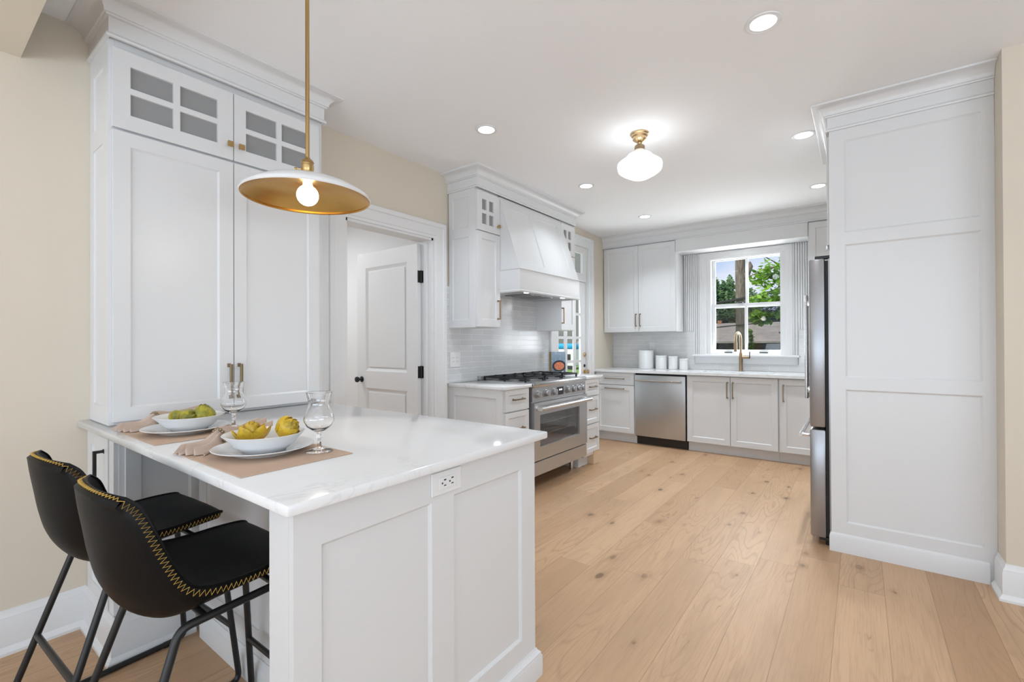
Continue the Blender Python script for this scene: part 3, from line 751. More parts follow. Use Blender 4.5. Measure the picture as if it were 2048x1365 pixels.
for xx in (-2.33, -2.74):
    for yy in (y0 + .06, y1 - .07):
        b = MB(); b.lathe([(.022, 0), (.022, .012), (.019, .014), (.019, .1305)], (xx, yy, 0), 20); b.build('leg', M['steel_bright'], rg, 40)
# body cavity is closed by boxes, so the oven reads dark behind its glass
for j, xx in enumerate((-2.63, -2.40)):
    for i in range(3):
        yy = y0 + .165 + i * .306
        b = MB(); b.lathe([(.052, .9312), (.052, .938), (.044, .944), (.034, .946), (.030, .954), (0, .955)], (xx, yy, 0), 24); b.build('burner', M['black_iron'], rg, 35)
for i in range(3):
    ya, yb = y0 + .02 + i * .306, y0 + .31 + i * .306; b = MB(); xa, xb = -2.755, -2.285; z0, z1 = .956, .970
    for yy in (ya + .006, yb - .006): b.box(xa, xb, yy - .006, yy + .006, z0, z1, .002)
    for xx in (xa + .006, (xa + xb) / 2, xb - .006): b.box(xx - .006, xx + .006, ya, yb, z0, z1, .002)
    for xx in (-2.63, -2.40):
        for kx, ky in ((1, 0), (-1, 0), (0, 1), (0, -1)):
            cx, cy = xx + kx * .065, (ya + yb) / 2 + ky * .085
            b.box(cx - (.045 if kx else .005), cx + (.045 if kx else .005), cy - (.055 if ky else .005), cy + (.055 if ky else .005), z0 + .002, z1 + .004, .002)
    for xx in (xa + .008, (xa + xb) / 2, xb - .008):
        for yy in (ya + .007, yb - .007): b.box(xx - .007, xx + .007, yy - .007, yy + .007, .9312, z0 + .004)
    b.build('grate', M['black_iron'], rg)

# ---- wall cabinets and hood
UF = -2.515
def wall_cab(lab, y0, y1, pane_, knob_y, pull_y, side, opn):
    t = thing('wall_cabinet', lab, 'cabinet', (-2.65, (y0 + y1) / 2, 1.40), 'narrow wall cabinets beside the range hood')
    xw = WX + .011; b = MB(); f = UF - .02
    b.box(xw, f, y0 + .012, y1, 1.402, 2.20); b.box(xw, f, y0 + .012, y1, 2.49, 2.56); b.box(xw, xw + .012, y0 + .012, y1, 2.2, 2.49)
    b.box(xw, f, y0 + .012, y0 + .03, 2.2, 2.49); b.box(xw, f, y1 - .018, y1, 2.2, 2.49); b.build('carcass', M['cab'], t)
    b = MB(); b.panel(FX(f), y0 + .012, y1, 1.402, 2.60, .02, [(y0 + .05, y1 - .03, 2.23, 2.49)], hole=True); b.build('face_frame', M['cab'], t)
    if side: b = MB(); b.panel(FYm(y0 + .012), xw, UF, 1.402, 2.60, .012, [(-2.77, -2.585, 1.465, 2.155), (-2.77, -2.585, 2.235, 2.485)], depth=.007); b.build('side_panel', M['cab'], t)
    b = MB(); b.box(xw + .0125, xw + .0145, y0 + .031, y1 - .019, 2.201, 2.489); b.build('back_panel', M['dark_inside'], t)
    F = FX(UF + .001)
    d = lite_door(F, y0 + .008, y1 - .003, 2.205, 2.532, pane_[0], pane_[1], 2.262, 2.468, t, bar=.03)
    square_knob(FX(UF + .021), knob_y, 2.272, d)
    d = shaker('door', F, y0 + .008, y1 - .003, 1.408, 2.196, t, ops=[(y0 + .062, y1 - .058, 1.468, 2.14)])
    bar_pull(FX(UF + .021), (pull_y, 1.472), (pull_y, 1.638), d, M['champagne'], r=.0055, out=.032)
    return t
wall_cab('narrow white wall cabinet with panelled end on the near side of the hood', 2.86, 3.165, (2.926, 3.078), 3.128, 3.13, True, None)
wall_cab('narrow white wall cabinet beyond the hood above the cookbook', 4.19, 4.49, (4.25, 4.405), 4.235, 4.205, False, None)

hd = thing('range_hood', 'white painted wood range hood with sloping panelled front', 'range hood', (-2.55, 3.68, 1.715))
h0, h1 = 3.166, 4.189; hf = -2.285; zt = 2.545; zm = 1.905
b = MB()  # sloped chimney: closed prism
tl, bl = (UF + .012, zt), (hf + .0, zm)
def slope_pt(a, s, c=0):
    x = tl[0] + (bl[0] - tl[0]) * s; z = tl[1] + (bl[1] - tl[1]) * s
    return Vector((x, a, z)) + SN * c
SD = Vector((bl[0] - tl[0], 0, bl[1] - tl[1])); SL = SD.length; SDn = SD.normalized(); SN = Vector((-SDn.z, 0, SDn.x)); SN = SN if SN.x > 0 else -SN
FS = Frame((tl[0], 0, tl[1]), (0, 1, 0), tuple(SDn), tuple(SN))
b.face([(WX + .012, h0, zt), FS(h0, 0, -.012), FS(h0, SL, -.012), (WX + .012, h0, zm)])
b.face([(WX + .012, h1, zt), FS(h1, 0, -.012), FS(h1, SL, -.012), (WX + .012, h1, zm)])
b.face([(WX + .012, h0, zt), FS(h0, 0, -.012), FS(h1, 0, -.012), (WX + .012, h1, zt)])
b.face([(WX + .012, h0, zm), FS(h0, SL, -.012), FS(h1, SL, -.012), (WX + .012, h1, zm)])
b.face([(WX + .012, h0, zt), (WX + .012, h1, zt), (WX + .012, h1, zm), (WX + .012, h0, zm)])
b.face([FS(h0, 0, -.012), FS(h1, 0, -.012), FS(h1, SL, -.012), FS(h0, SL, -.012)])
bmesh.ops.remove_doubles(b.bm, verts=b.bm.verts[:], dist=1e-5); b.build('chimney', M['cab'], hd)
b = MB(); b.panel(FS, h0, h1, 0, SL, .0, [(3.225, 3.585, .085, SL - .055), (3.70, 4.075, .085, SL - .055)], depth=.009, c0=-.0115); b.build('sloped_front', M['cab'], hd)
b = MB(); FZ0 = FZ(0)
b.sweep(FZ0, [(WX + .012, h0 + .0), (hf, h0 + .0), (hf, h1 - .0), (WX + .012, h1 - .0)], [(-.02, 1.725), (0, 1.725), (.004, 1.735), (.004, zm - .012), (.012, zm - .004), (.006, zm), (-.02, zm)]); b.build('apron', M['cab'], hd, 30)
b = MB(); b.box(WX + .012, hf - .02, h0 + .02, h1 - .02, 1.74, zm); b.build('core', M['cab'], hd)
b = MB(); b.sweep(FZ0, [(-2.49, h0 - .0), (hf, h0 - .0), (hf, h1 + .0), (-2.49, h1 + .0)], [(-.018, 1.706), (.008, 1.706), (.012, 1.716), (.004, 1.726), (-.018, 1.726)]); b.build('lower_molding', M['cab'], hd, 30)
b = MB(); b.box(-2.79, hf - .03, h0 + .03, h1 - .03, 1.716, 1.7395, .004); ins = b.build('hood_insert', M['steel'], hd)
for i in range(2):
    b = MB(); yy = h0 + .28 + i * .24; [b.box(-2.66, -2.42, yy + k * .022, yy + k * .022 + .012, 1.709, 1.7165) for k in range(10)]; b.build('baffle_filter', M['steel_dark'], ins)
for yy in (h0 + .2, h1 - .2):
    b = MB(); b.lathe([(.022, 1.7125), (.022, 1.7165)], (-2.36, yy, 0), 20); b.build('hood_light', M['led'], ins); lamp('hood_lamp', 'AREA', (-2.36, yy, 1.708), .5, (0, 0, 0), (.9, .95, 1.0), shape='DISK', size=.04)
cr = MB(); cr.sweep(FZ(0), [(WX + .001, 2.86), (UF + .021, 2.86), (UF + .021, 4.49), (WX + .001, 4.49)], CROWN); o = cr.build('crown_molding', M['cab'], None, 30)
tag(o, 'white crown moulding running over the range hood and its wall cabinets', 'molding')

# ================================================================== window wall
cz = .922
BY = 5.595      # carcass front; doors to 5.575
def base_unit(name, lab, x0, x1):
    t = thing(name, lab, 'cabinet', ((x0 + x1) / 2, 5.9, 0)); b = MB(); b.box(x0, x1, BY, YB - .001, .11, cz - .03); b.build('carcass', M['cab'], t)
    b = MB(); b.box(x0, x1, 5.655, YB - .1, 0, .1095); b.build('toe_kick', M['cab'], t); return t
FB = FYm(BY - .0005); FBh = FYm(BY - .0205)
t = base_unit('base_cabinet', 'white base cabinet with one drawer left of the dishwasher', WX + .002, -2.262)
d = shaker('drawer', FB, -2.795, -2.270, .735, .885, t, rail=.045); bar_pull(FBh, (-2.66, .808), (-2.40, .808), d, M['brass_dark'], r=.005)
d = shaker('door', FB, -2.795, -2.270, .125, .724, t); bar_pull(FBh, (-2.66, .682), (-2.40, .682), d, M['brass_dark'], r=.005)
t = base_unit('sink_cabinet', 'white double-door sink cabinet right of the dishwasher', -1.628, -.690)
d = shaker('door', FB, -1.618, -1.158, .118, .878, t); bar_pull(FBh, (-1.184, .645), (-1.184, .825), d, M['brass_dark'], r=.0055)
d = shaker('door', FB, -1.152, -.694, .118, .878, t); bar_pull(FBh, (-1.127, .645), (-1.127, .825), d, M['brass_dark'], r=.0055)
t = base_unit('base_cabinet', 'white single-door base cabinet half hidden by the refrigerator', -.688, .30)
d = shaker('door', FB, -.675, -.20, .118, .878, t); bar_pull(FBh, (-.642, .645), (-.642, .823), d, M['brass_dark'], r=.0055)
# dishwasher
dw = thing('dishwasher', 'stainless dishwasher with a bar handle and dark toe board', 'dishwasher', (-1.945, 5.9, 0))
b = MB(); b.box(-2.258, -1.632, BY + .01, YB - .05, .10, cz - .032); b.build('tub', M['black_rubber'], dw)
b = MB(); b.box(-2.252, -1.640, BY - .028, BY + .009, .112, .866, .004); b.build('door', M['steel'], dw, 30)
b = MB(); b.tube([(-2.235, BY - .075, .806), (-1.675, BY - .075, .806)], .012, 14)
for x in (-2.215, -1.695): b.box(x - .012, x + .012, BY - .075, BY - .027, .797, .815, .003)
b.build('handle', M['steel_bright'], dw, 40)
b = MB(); b.box(-2.255, -1.635, 5.640, 5.66, 0.001, .105); b.build('toe_board', M['toe_dark'], dw)
# counter with sink cut-out
sk = thing('sink_counter', 'long white quartz countertop under the window', 'countertop', (-1.4, 5.87, cz - .03))
sx0, sx1, sy0, sy1 = -1.52, -.738, 5.66, 6.0
b = MB(); b.panel(FZ(cz - .03), WX + .001, .795, 5.54, YB - .0105, .03, [(sx0, sx1, sy0, sy1)], hole=True); b.build('slab', M['quartz'], sk)
b = MB(); b.panel(FZ(cz - .17), sx0 - .012, sx1 + .012, sy0 - .012, sy1 + .012, .139, [(sx0 - .002, sx1 + .002, sy0 - .002, sy1 + .002)], depth=.125, step=.1, slope=.02)
o = b.build('sink', M['porcelain']); tag(o, 'white undermount sink in the counter below the window', 'sink')
# faucet
fa = thing('faucet', 'tall brass gooseneck faucet with black lever at the sink', 'faucet', (-1.14, 6.085, cz))
b = MB(); b.lathe([(.027, 0), (.027, .006), (.021, .010), (.021, .215), (.017, .220), (.015, .225)], (-1.14, 6.085, cz), 24); b.build('body', M['champagne'], fa, 40)
top = Vector((-1.14, 6.085, 1.30)); dirn = Vector((-.15, -.99, 0)).normalized()
pts = [Vector((-1.14, 6.085, 1.144))] + arc(top + dirn * .085, -dirn, (0, 0, 1), .085, 0, pi, 14) + [top + dirn * .17 + Vector((0, 0, -.03))]
b = MB(); b.tube(pts, .0125, 14); b.build('spout', M['champagne'], fa, 40)
e = pts[-1]; b = MB(); b.tube([e, e + Vector((0, 0, -.02)), e + Vector((0, 0, -.11))], [.015, .017, .016], 16); b.build('spray_head', M['champagne'], fa, 40)
b = MB(); b.tube([(-1.125, 6.085, 1.085), (-1.05, 6.085, 1.087)], .014, 16); lv = b.build('valve', M['champagne'], fa, 40)
b = MB(); b.tube([(-1.047, 6.085, 1.075), (-1.044, 6.085, 1.155)], .0055, 10); b.build('lever', M['black_metal'], fa, 40)
b = MB(); b.lathe([(.018, cz), (.018, cz + .004), (.013, cz + .005), (.012, cz + .009), (0, cz + .009)], (-.80, 6.07, 0), 20); o = b.build('sink_button', M['steel_bright'], None, 35); tag(o, 'small round steel push button right of the faucet', 'button')
# canisters
for x, r, h, lab in ((-2.296, .099, .243, 'largest white canister at the left end of the row of four'), (-2.091, .072, .176, 'second largest white canister in the row of four'), (-1.936, .058, .169, 'slim white canister third in the row of four'), (-1.803, .053, .139, 'smallest white canister at the window end of the row')):
    t = thing('canister', lab, 'canister', (x, 6.065, cz), 'white canisters under the wall cabinet')
    b = MB(); b.lathe([(r - .003, 0), (r, .003), (r, h - .020)], (x, 6.065, cz + .0005), 40); b.build('jar', M['porcelain'], t, 40)
    b = MB(); b.lathe([(r - .004, h - .0198), (r - .004, h - .016), (r + .001, h - .015), (r + .001, h - .003), (r - .003, h), (0, h)], (x, 6.065, cz + .0005), 40); b.build('lid', M['porcelain'], t, 40)
# wall cabinet left of the window
UB = 5.89
t = thing('wall_cabinet', 'white two-door wall cabinet left of the kitchen window', 'cabinet', (-2.33, 6.0, 1.41))
b = MB(); b.box(WX + .002, -1.838, UB, YB - .021, 1.41, 2.60); b.build('carcass', M['cab'], t)
for a0, a1, px in ((-2.808, -2.326, -2.353), (-2.322, -1.845, -2.297)):
    d = shaker('door', FYm(UB - .0005), a0, a1, 1.412, 2.542, t); bar_pull(FYm(UB - .0205), (px, 1.482), (px, 1.648), d, M['brass_dark'], r=.0055)
t = thing('valance', 'white boxed valance across the top of the window', 'valance', (-1.14, 6.0, 2.40))
b = MB(); b.box(-1.837, -.44, UB - .022, UB, 2.40, 2.60); b.build('front_board', M['cab'], t)
b = MB(); b.box(-1.837, -.44, UB + .0005, YB - .022, 2.402, 2.422); b.build('soffit_board', M['cab'], t)
t = thing('wall_cabinet', 'white wall cabinet right of the window half hidden by the refrigerator', 'cabinet', (0, 6.0, 1.41))
b = MB(); b.box(-.439, .79, UB, YB - .021, 1.41, 2.60); b.build('carcass', M['cab'], t)
d = shaker('door', FYm(UB - .0005), -.43, .02, 1.412, 2.542, t)
b = MB(); b.sweep(FZ(0), [(WX + .001, UB - .021), (.79, UB - .021)], [(d, z + .006 if z < 2.7 else z) for d, z in CROWN]); o = b.build('crown_molding', M['cab'], None, 30)
tag(o, 'white crown moulding above the window and its wall cabinets', 'molding')

# ================================================================== refrigerator wall
fe = thing('refrigerator_surround', 'tall white panelled refrigerator surround beside the cream wall end', 'cabinet', (.2, 3.9, 0))
b = MB(); b.panel(FYm(3.462), -.146, .566, 0, 2.60, .022, [(-.070, .516, 1.928, 2.482), (-.070, .516, 1.056, 1.855), (-.070, .516, .180, .982)], depth=.009, step=.003, slope=.009); b.build('side_panel', M['cab'], fe)
b = MB(); b.sweep(FZ(0), [(-.146, 3.6), (-.146, 3.44), (.536, 3.44)], [(0, 0), (.010, 0), (.010, .088), (.008, .094), (.008, .098), (.004, .108), (0, .112)]); b.build('plinth', M['cab'], fe, 30)
b = MB(); b.box(-.146, .566, 4.40, 4.42, 0, 2.60); b.build('far_panel', M['cab'], fe)
b = MB(); b.box(-.135, .566, 3.463, 4.399, 1.86, 2.60); b.build('upper_box', M['cab'], fe)
for a0, a1, kk in ((3.468, 3.928, 3.905), (3.932, 4.394, 3.955)):
    d = shaker('door', FXm(-.139), a0, a1, 1.868, 2.534, fe); square_knob(FXm(-.159), kk, 1.925, d, M['steel_bright'])
crown(fe, [(.566, 4.42), (-.150, 4.42), (-.150, 3.44), (.566, 3.44)], .006)

fr = thing('refrigerator', 'stainless french-door refrigerator with freezer drawer seen edge on', 'refrigerator', (.2, 3.93, 0))
b = MB(); b.box(-.155, .55, 3.473, 4.392, .03, 1.785); b.build('body', M['steel_dark'], fr)
b = MB(); b.box(-.172, -.1555, 3.480, 4.385, .06, 1.775); b.build('gasket', M['black_rubber'], fr)
def fridge_door(name, y0, y1, z0, z1, m):
    b = MB(); b.box(-.256, -.1725, y0, y1, z0, z1, .012); return b.build(name, m, fr, 30)
d1 = fridge_door('door', 3.468, 3.929, .735, 1.79, M['steel_dark']); d2 = fridge_door('door', 3.933, 4.395, .735, 1.79, M['steel_dark'])
d3 = fridge_door('freezer_drawer', 3.468, 4.395, .05, .722, M['steel_dark'])
for d, y in ((d1, 3.895), (d2, 3.967)):
    b = MB(); b.tube([(-.305, y, .87), (-.305, y, 1.60)], .011, 12); [b.box(-.305, -.255, y - .009, y + .009, z - .02, z + .02, .003) for z in (.93, 1.54)]; b.build('handle', M['steel_bright'], d, 40)
b = MB(); b.tube([(-.312, 3.505, .672), (-.312, 4.36, .672)], .0125, 12); [b.box(-.312, -.255, y - .022, y + .022, .662, .682, .003) for y in (3.56, 4.30)]; b.build('handle', M['steel_bright'], d3, 40)
for y in (3.50, 4.36):
    b = MB(); b.box(-.225, -.10, y - .022, y + .022, 1.7865, 1.808, .005); b.build('hinge', M['black_metal'], fr)
b = MB(); b.lathe([(.02, 0.0), (.02, .03)], (-.16, 3.52, 0), 16); b.box(-.21, -.15, 3.49, 3.56, .03, .05, .004); b.build('foot', M['black_metal'], fr)

# ================================================================== lamps
LAMPS = [(-.34, 2.35, 'recessed ceiling light nearest the camera at the upper right'), (-2.005, 2.40, 'recessed ceiling light above the pendant side of the pantry'),
         (-.305, 3.80, 'recessed ceiling light just left of the refrigerator crown'), (-2.0, 3.815, 'recessed ceiling light in front of the range hood'),
         (-.30, 5.12, 'recessed ceiling light nearest the window on the refrigerator side'), (-1.955, 5.15, 'recessed ceiling light near the corner wall cabinets')]
def downlight(x, y, z, lab, w, r=.068):
    t = thing('recessed_light', lab, 'ceiling light', (x, y, z), 'recessed ceiling lights')
    b = MB(); b.lathe([(r - .014, -.0005), (r - .014, -.004), (r - .004, -.006), (r + .004, -.004), (r + .006, -.0005)], (x, y, z), 40); b.build('trim_ring', M['trim'], t, 40)
    b = MB(); b.lathe([(r - .014, -.0035), (0, -.0035)], (x, y, z), 40, cap0=False, cap1=False); b.build('diffuser', M['led'], t)
    lamp('downlight', 'AREA', (x, y, z - .012), w, (0, 0, 0), (.83, .92, 1.0), shape='DISK', size=2 * r - .03, spread=radians(115))
for x, y, lab in LAMPS: downlight(x, y, CZ, lab, 5.3 if y < 3 else (9.5 if y > 4.5 else (2.8 if x < -1 else 8.5)))
downlight(-1.105, 6.04, 2.402, 'small recessed light under the valance over the sink', 1.6, .05)

# schoolhouse ceiling lamp
fl = thing('ceiling_lamp', 'brass schoolhouse ceiling lamp with white opal glass shade', 'ceiling lamp', (-1.205, 3.083, CZ - .36))
c = (-1.205, 3.083, CZ)
b = MB(); b.lathe([(.062, -.0005), (.062, -.008), (.054, -.014), (.054, -.022), (.046, -.030), (.046, -.044), (.030, -.056), (.016, -.066), (.013, -.078)], c, 36); b.build('canopy', M['brass_light'], fl, 40)
b = MB(); b.lathe([(.013, -.075), (.032, -.086), (.035, -.094), (.035, -.116), (.030, -.117)], c, 32); b.build('fitter', M['champagne'], fl, 40)
gp = [(.033, -.117), (.036, -.128), (.052, -.136), (.080, -.148), (.094, -.166), (.098, -.178), (.128, -.190), (.148, -.206), (.152, -.224), (.146, -.236), (.149, -.244), (.144, -.258), (.116, -.280), (.088, -.292), (.082, -.298), (.060, -.310), (.030, -.318), (0, -.320)]
b = MB(); b.lathe(gp, c, 48, cap0=False, cap1=False); b.build('glass_shade', M['opal'], fl, 60)
lamp('schoolhouse_bulb', 'POINT', (-1.205, 3.083, CZ - .262), 3.4, color=(.88, .945, 1.0), shadow_soft_size=.05)

# pendant over the peninsula
px, py, pz = -1.717, .970, 1.844; R = .233
pl = thing('pendant_lamp', 'wide white pendant with gold inside hanging on a brass rod over the peninsula', 'pendant lamp', (px, py, pz))
b = MB(); b.tube([(px, py, pz + .15), (px, py, CZ - .02)], .0078, 14); b.build('rod', M['brass'], pl, 40)
b = MB(); b.lathe([(.06, CZ - .0005), (.06, CZ - .012), (.045, CZ - .022), (.012, CZ - .026)], (px, py, 0), 32); b.build('canopy', M['brass'], pl, 40)
b = MB(); b.lathe([(.009, .152), (.011, .146), (.020, .140), (.024, .132), (.021, .128), (.021, .122), (.023, .120), (.023, .104), (.021, .100), (.021, .094), (.028, .088), (.034, .080), (.034, .074), (.0, .074)], (px, py, pz), 32); sk_ = b.build('socket', M['brass'], pl, 30)
b = MB(); vx = Vector((-.8, -.6, 0)); p0 = Vector((px, py, pz + .108)); b.tube([p0 + vx * .02, p0 + vx * .042], .0035, 8); b.tube([p0 + vx * .042, p0 + vx * .050], .006, 10); b.build('switch_key', M['brass'], sk_, 40)
prof = [(.034, .076), (.036, .066), (.052, .060)] + [(.052 + (R - .052) * k / 14, .060 - .056 * (k / 14) ** 2.7) for k in range(1, 15)] + [(R + .002, -.004), (R - .001, -.008)]
b = MB(); b.lathe(prof + [(r - .0025 if k else .03, h - .003) for k, (r, h) in enumerate(prof[::-1])] if False else prof, (px, py, pz), 72, cap0=False, cap1=False); b.build('lamp_shade', M['white_enamel'], pl, 50)
inner = [(R - .001, -.008), (R - .005, -.004)] + [(r - .002, h - .004) for r, h in prof[::-1][2:-2]] + [(.018, .052)]
b = MB(); b.lathe(inner, (px, py, pz), 72, cap0=False, cap1=True); b.build('shade_lining', M['gold_inside'], pl, 50)['label'] = 'gold lining'
b = MB(); b.lathe([(.016, .056), (.018, .040)] + [(.040 * sin(a), .004 - .040 * cos(a)) for a in [pi * (1 - .12 - .88 * k / 12) for k in range(13)]], (px, py, pz + .0), 28); b.build('bulb', M['bulb'], pl, 60)
lamp('pendant_bulb', 'POINT', (px, py, pz - .056), 1.6, color=(1, .95, .87), shadow_soft_size=.045)

# ================================================================== stools
def make_stool(label):
    t = local_thing('counter_stool', label, 'stool', 'black leather stools at the peninsula')
    # bucket sections, seat front to back top: rim (y, z), inner centre (y, z), outer centre (y, z), half width; +y faces the counter
    K = [(.250, .638, .258, .632, .254, .604, .180), (.240, .649, .248, .648, .240, .594, .194), (.172, .650, .165, .652, .155, .588, .206), (.085, .646, .085, .644, .065, .572, .213), (.005, .650, .0, .632, -.02, .545, .216),
         (-.042, .664, -.06, .622, -.07, .540, .215), (-.066, .690, -.112, .632, -.120, .568, .212), (-.084, .724, -.142, .664, -.158, .612, .210), (-.101, .766, -.162, .712, -.185, .668, .207),
         (-.118, .810, -.176, .766, -.201, .735, .203), (-.132, .850, -.186, .820, -.211, .800, .196), (-.148, .886, -.194, .870, -.221, .864, .182), (-.170, .908, -.200, .914, -.226, .912, .164)]
    def interp(u):
        n = len(K) - 1; x = u * n; i = min(int(x), n - 1); f = x - i
        p = [K[max(0, min(n, i + k))] for k in (-1, 0, 1, 2)]
        return [.5 * (2 * p[1][j] + (p[2][j] - p[0][j]) * f + (2 * p[0][j] - 5 * p[1][j] + 4 * p[2][j] - p[3][j]) * f * f + (3 * p[1][j] - p[0][j] - 3 * p[2][j] + p[3][j]) * f ** 3) for j in range(7)]
    NU, NV = 44, 24
    def pt_in(u, s):
        q = interp(u); w = q[6]; m = abs(s) ** 2.4
        return Vector((s * w, q[2] * (1 - m) + q[0] * m, q[3] * (1 - m) + q[1] * m)), None, q
    def pt_out(u, s):
        q = interp(u); m = abs(s) ** 2.2; e = 1e-3; c0, c1 = interp(max(0, u - e)), interp(min(1, u + e))
        tg = Vector((0, c1[0] - c0[0], c1[1] - c0[1])).normalized(); nr = Vector((0, -tg.z, tg.y))   # points out of the bucket
        ro = Vector((0, q[0], q[1])) + nr * .026
        return Vector((s * (q[6] - .004), q[4] * (1 - m) + ro.y * m, q[5] * (1 - m) + ro.z * m))
    S = [-1 + 2 * j / NV for j in range(NV + 1)]; U = [i / NU for i in range(NU + 1)]
    gi = [[pt_in(u, s)[0] for s in S] for u in U]; go = [[pt_out(u, s) for s in S] for u in U]
    b = MB(); vi = b.grid(gi); vo = b.grid(go)
    def bridge(ia, ib, out):
        n = len(ia); mid = [b.bm.verts.new((ia[k].co + ib[k].co) / 2 + out(k)) for k in range(n)]
        for k in range(n - 1):
            b.bm.faces.new((ia[k], ia[k + 1], mid[k + 1], mid[k])); b.bm.faces.new((mid[k], mid[k + 1], ib[k + 1], ib[k]))
    for j, sg in ((0, -1), (NV, 1)): bridge([vi[i][j] for i in range(NU + 1)], [vo[i][j] for i in range(NU + 1)], lambda k, sg=sg: Vector((sg * .006, 0, 0)))
    bridge(vi[0], vo[0], lambda k: Vector((0, .006, 0))); bridge(vi[NU], vo[NU], lambda k: Vector((0, 0, .006)))
    bmesh.ops.remove_doubles(b.bm, verts=b.bm.verts[:], dist=5e-4)
    shell = b.build('seat_shell', M['leather'], t, 60, org=(0, 0, 0)); shell['label'] = 'black leather bucket seat and back'
    # welt along the inner rim and zigzag stitching just outside it
    rim = [(0.0 + u, 1.0) for u in U] + [(1.0, s) for s in S[::-1][1:-1]] + [(u, -1.0) for u in U[::-1]]
    rp = [pt_in(u, s)[0] for u, s in rim]
    b = MB(); b.tube(rp, .0038, 6); b.build('piping', M['leather'], shell, 60, org=(0, 0, 0))
    def rim_pts(n):
        L = [0.0]
        for k in range(1, len(rp)): L.append(L[-1] + (rp[k] - rp[k - 1]).length)
        out = []; j = 0
        for k in range(n):
            d = L[-1] * k / (n - 1)
            while j < len(L) - 2 and L[j + 1] < d: j += 1
            f = (d - L[j]) / max(1e-9, L[j + 1] - L[j]); out.append((rim[j][0] * (1 - f) + rim[j + 1][0] * f, rim[j][1] * (1 - f) + rim[j + 1][1] * f))
        return out
    zz = []
    for k, (u, s) in enumerate(rim_pts(250)):
        a, nr, q = pt_in(u, s); o = pt_out(u, s); w_ = .30 if abs(s) > .999 else .16; f = .5 - w_ if k % 2 else .5 + w_
        edge = Vector((s, 0, 0)) * .0085 if abs(s) > .999 else Vector((0, 0, .0085))
        if abs(s) <= .999 and u < .5: edge = Vector((0, .0085, 0))
        bow = 4 * f * (1 - f)
        zz.append(a * (1 - f) + o * f + edge * (.35 + .65 * bow))
    b = MB(); b.tube(zz, .00115, 5); b.build('stitching', M['thread'], shell, 60, org=(0, 0, 0))['label'] = 'gold zigzag stitching'
    # tubular sled frame
    r = .0105; FT, FB_ = Vector((.185, .238, .577)), Vector((.235, .288, .0115)); RT, RB = Vector((.185, -.070, .560)), Vector((.235, -.252, .0115))
    for sx in (-1, 1):
        A, B_, C_, D = (Vector((sx * p.x, p.y, p.z)) for p in (FT, FB_, RB, RT))
        b = MB(); b.tube(rounded([D.lerp(A, .80), A, B_, B_.lerp(C_, .14)], .055, 8), r, 10); b.build('leg', M['black_metal'], t, 50, org=(0, 0, 0))
        b = MB(); b.tube(rounded([D.lerp(A, .20), D, C_, C_.lerp(B_, .12)], .055, 8), r, 10); b.build('leg', M['black_metal'], t, 50, org=(0, 0, 0))
        b = MB(); b.tube([C_.lerp(B_, .118), B_.lerp(C_, .138)], r, 10); b.build('floor_bar', M['black_metal'], t, 50, org=(0, 0, 0))
        b = MB(); b.tube([D.lerp(A, .195), D.lerp(A, .805)], r, 10); b.build('seat_rail', M['black_metal'], t, 50, org=(0, 0, 0))
        for q in (B_.lerp(C_, .10), C_.lerp(B_, .10)):
            b = MB(); b.tube([q + Vector((0, -.022, -.0005)), q + Vector((0, .022, -.0005))], .0120, 10); b.build('glide', M['black_rubber'], t, 50, org=(0, 0, 0))
    for nm_, P0, P1, z in (('footrest', FT, FB_, .215), ('stretcher', RT, RB, .262)):
        p = P0.lerp(P1, (z - P0.z) / (P1.z - P0.z)); b = MB(); b.tube([(-p.x, p.y, p.z), (p.x, p.y, p.z)], .0095, 10); b.build(nm_, M['black_metal'], t, 50, org=(0, 0, 0))
    for y in (.17, -.01):
        b = MB(); z = RT.z + (FT.z - RT.z) * (y - RT.y) / (FT.y - RT.y); b.tube([(-.185, y, z), (.185, y, z)], .009, 8); b.build('cross_bar', M['black_metal'], t, 50, org=(0, 0, 0))
    return t
STOOL_B, STOOL_A = ((-2.090, .484), radians(3)), ((-1.545, .50), radians(0))
s1 = make_stool('black leather stool with gold zigzag stitching nearest the peninsula corner post')
s2 = copy_tree(s1); s2['label'] = 'black leather stool with gold zigzag stitching next to the cream wall'
place(s1, (*STOOL_A[0], 0), STOOL_A[1]); place(s2, (*STOOL_B[0], 0), STOOL_B[1])

# ================================================================== place settings
TZ = PZ + .0005
def placemat(x0, x1, y0, y1, lab):
    b = MB(); b.box(x0, x1, y0, y1, TZ, TZ + .0025, .001); o = b.build('placemat', M['placemat']); tag(o, lab, 'placemat', 'tan placemats')
placemat(-1.722, -1.262, .532, .860, 'tan placemat nearer the free end of the peninsula')
placemat(-2.335, -1.905, .532, .860, 'tan placemat nearer the cream wall')
MZ = TZ + .003
def plate(x, y, r, lab):
    b = MB(); b.lathe([(.0, .0), (r * .60, .0), (r * .62, .003), (r * .70, .008), (r * .97, .0185), (r, .021), (r * .99, .0225), (r * .72, .0125), (r * .62, .007), (0, .006)], (x, y, MZ), 64, cap0=False, cap1=False)
    o = b.build('dinner_plate', M['porcelain'], None, 40); tag(o, lab, 'plate', 'white dinner plates')
def bowl(x, y, r, lab):
    z = MZ + .0068
    b = MB(); b.lathe([(.0, .0), (.060, .0), (.063, .004), (.072, .008), (.088, .022), (r * .86, .038), (r * .98, .052), (r, .0545), (r * .98, .0555), (r * .82, .042), (.080, .024), (.055, .012), (0, .010)], (x, y, z), 64, cap0=False, cap1=False)
    o = b.build('bowl', M['porcelain'], None, 40); tag(o, lab, 'bowl', 'white bowls on the plates')
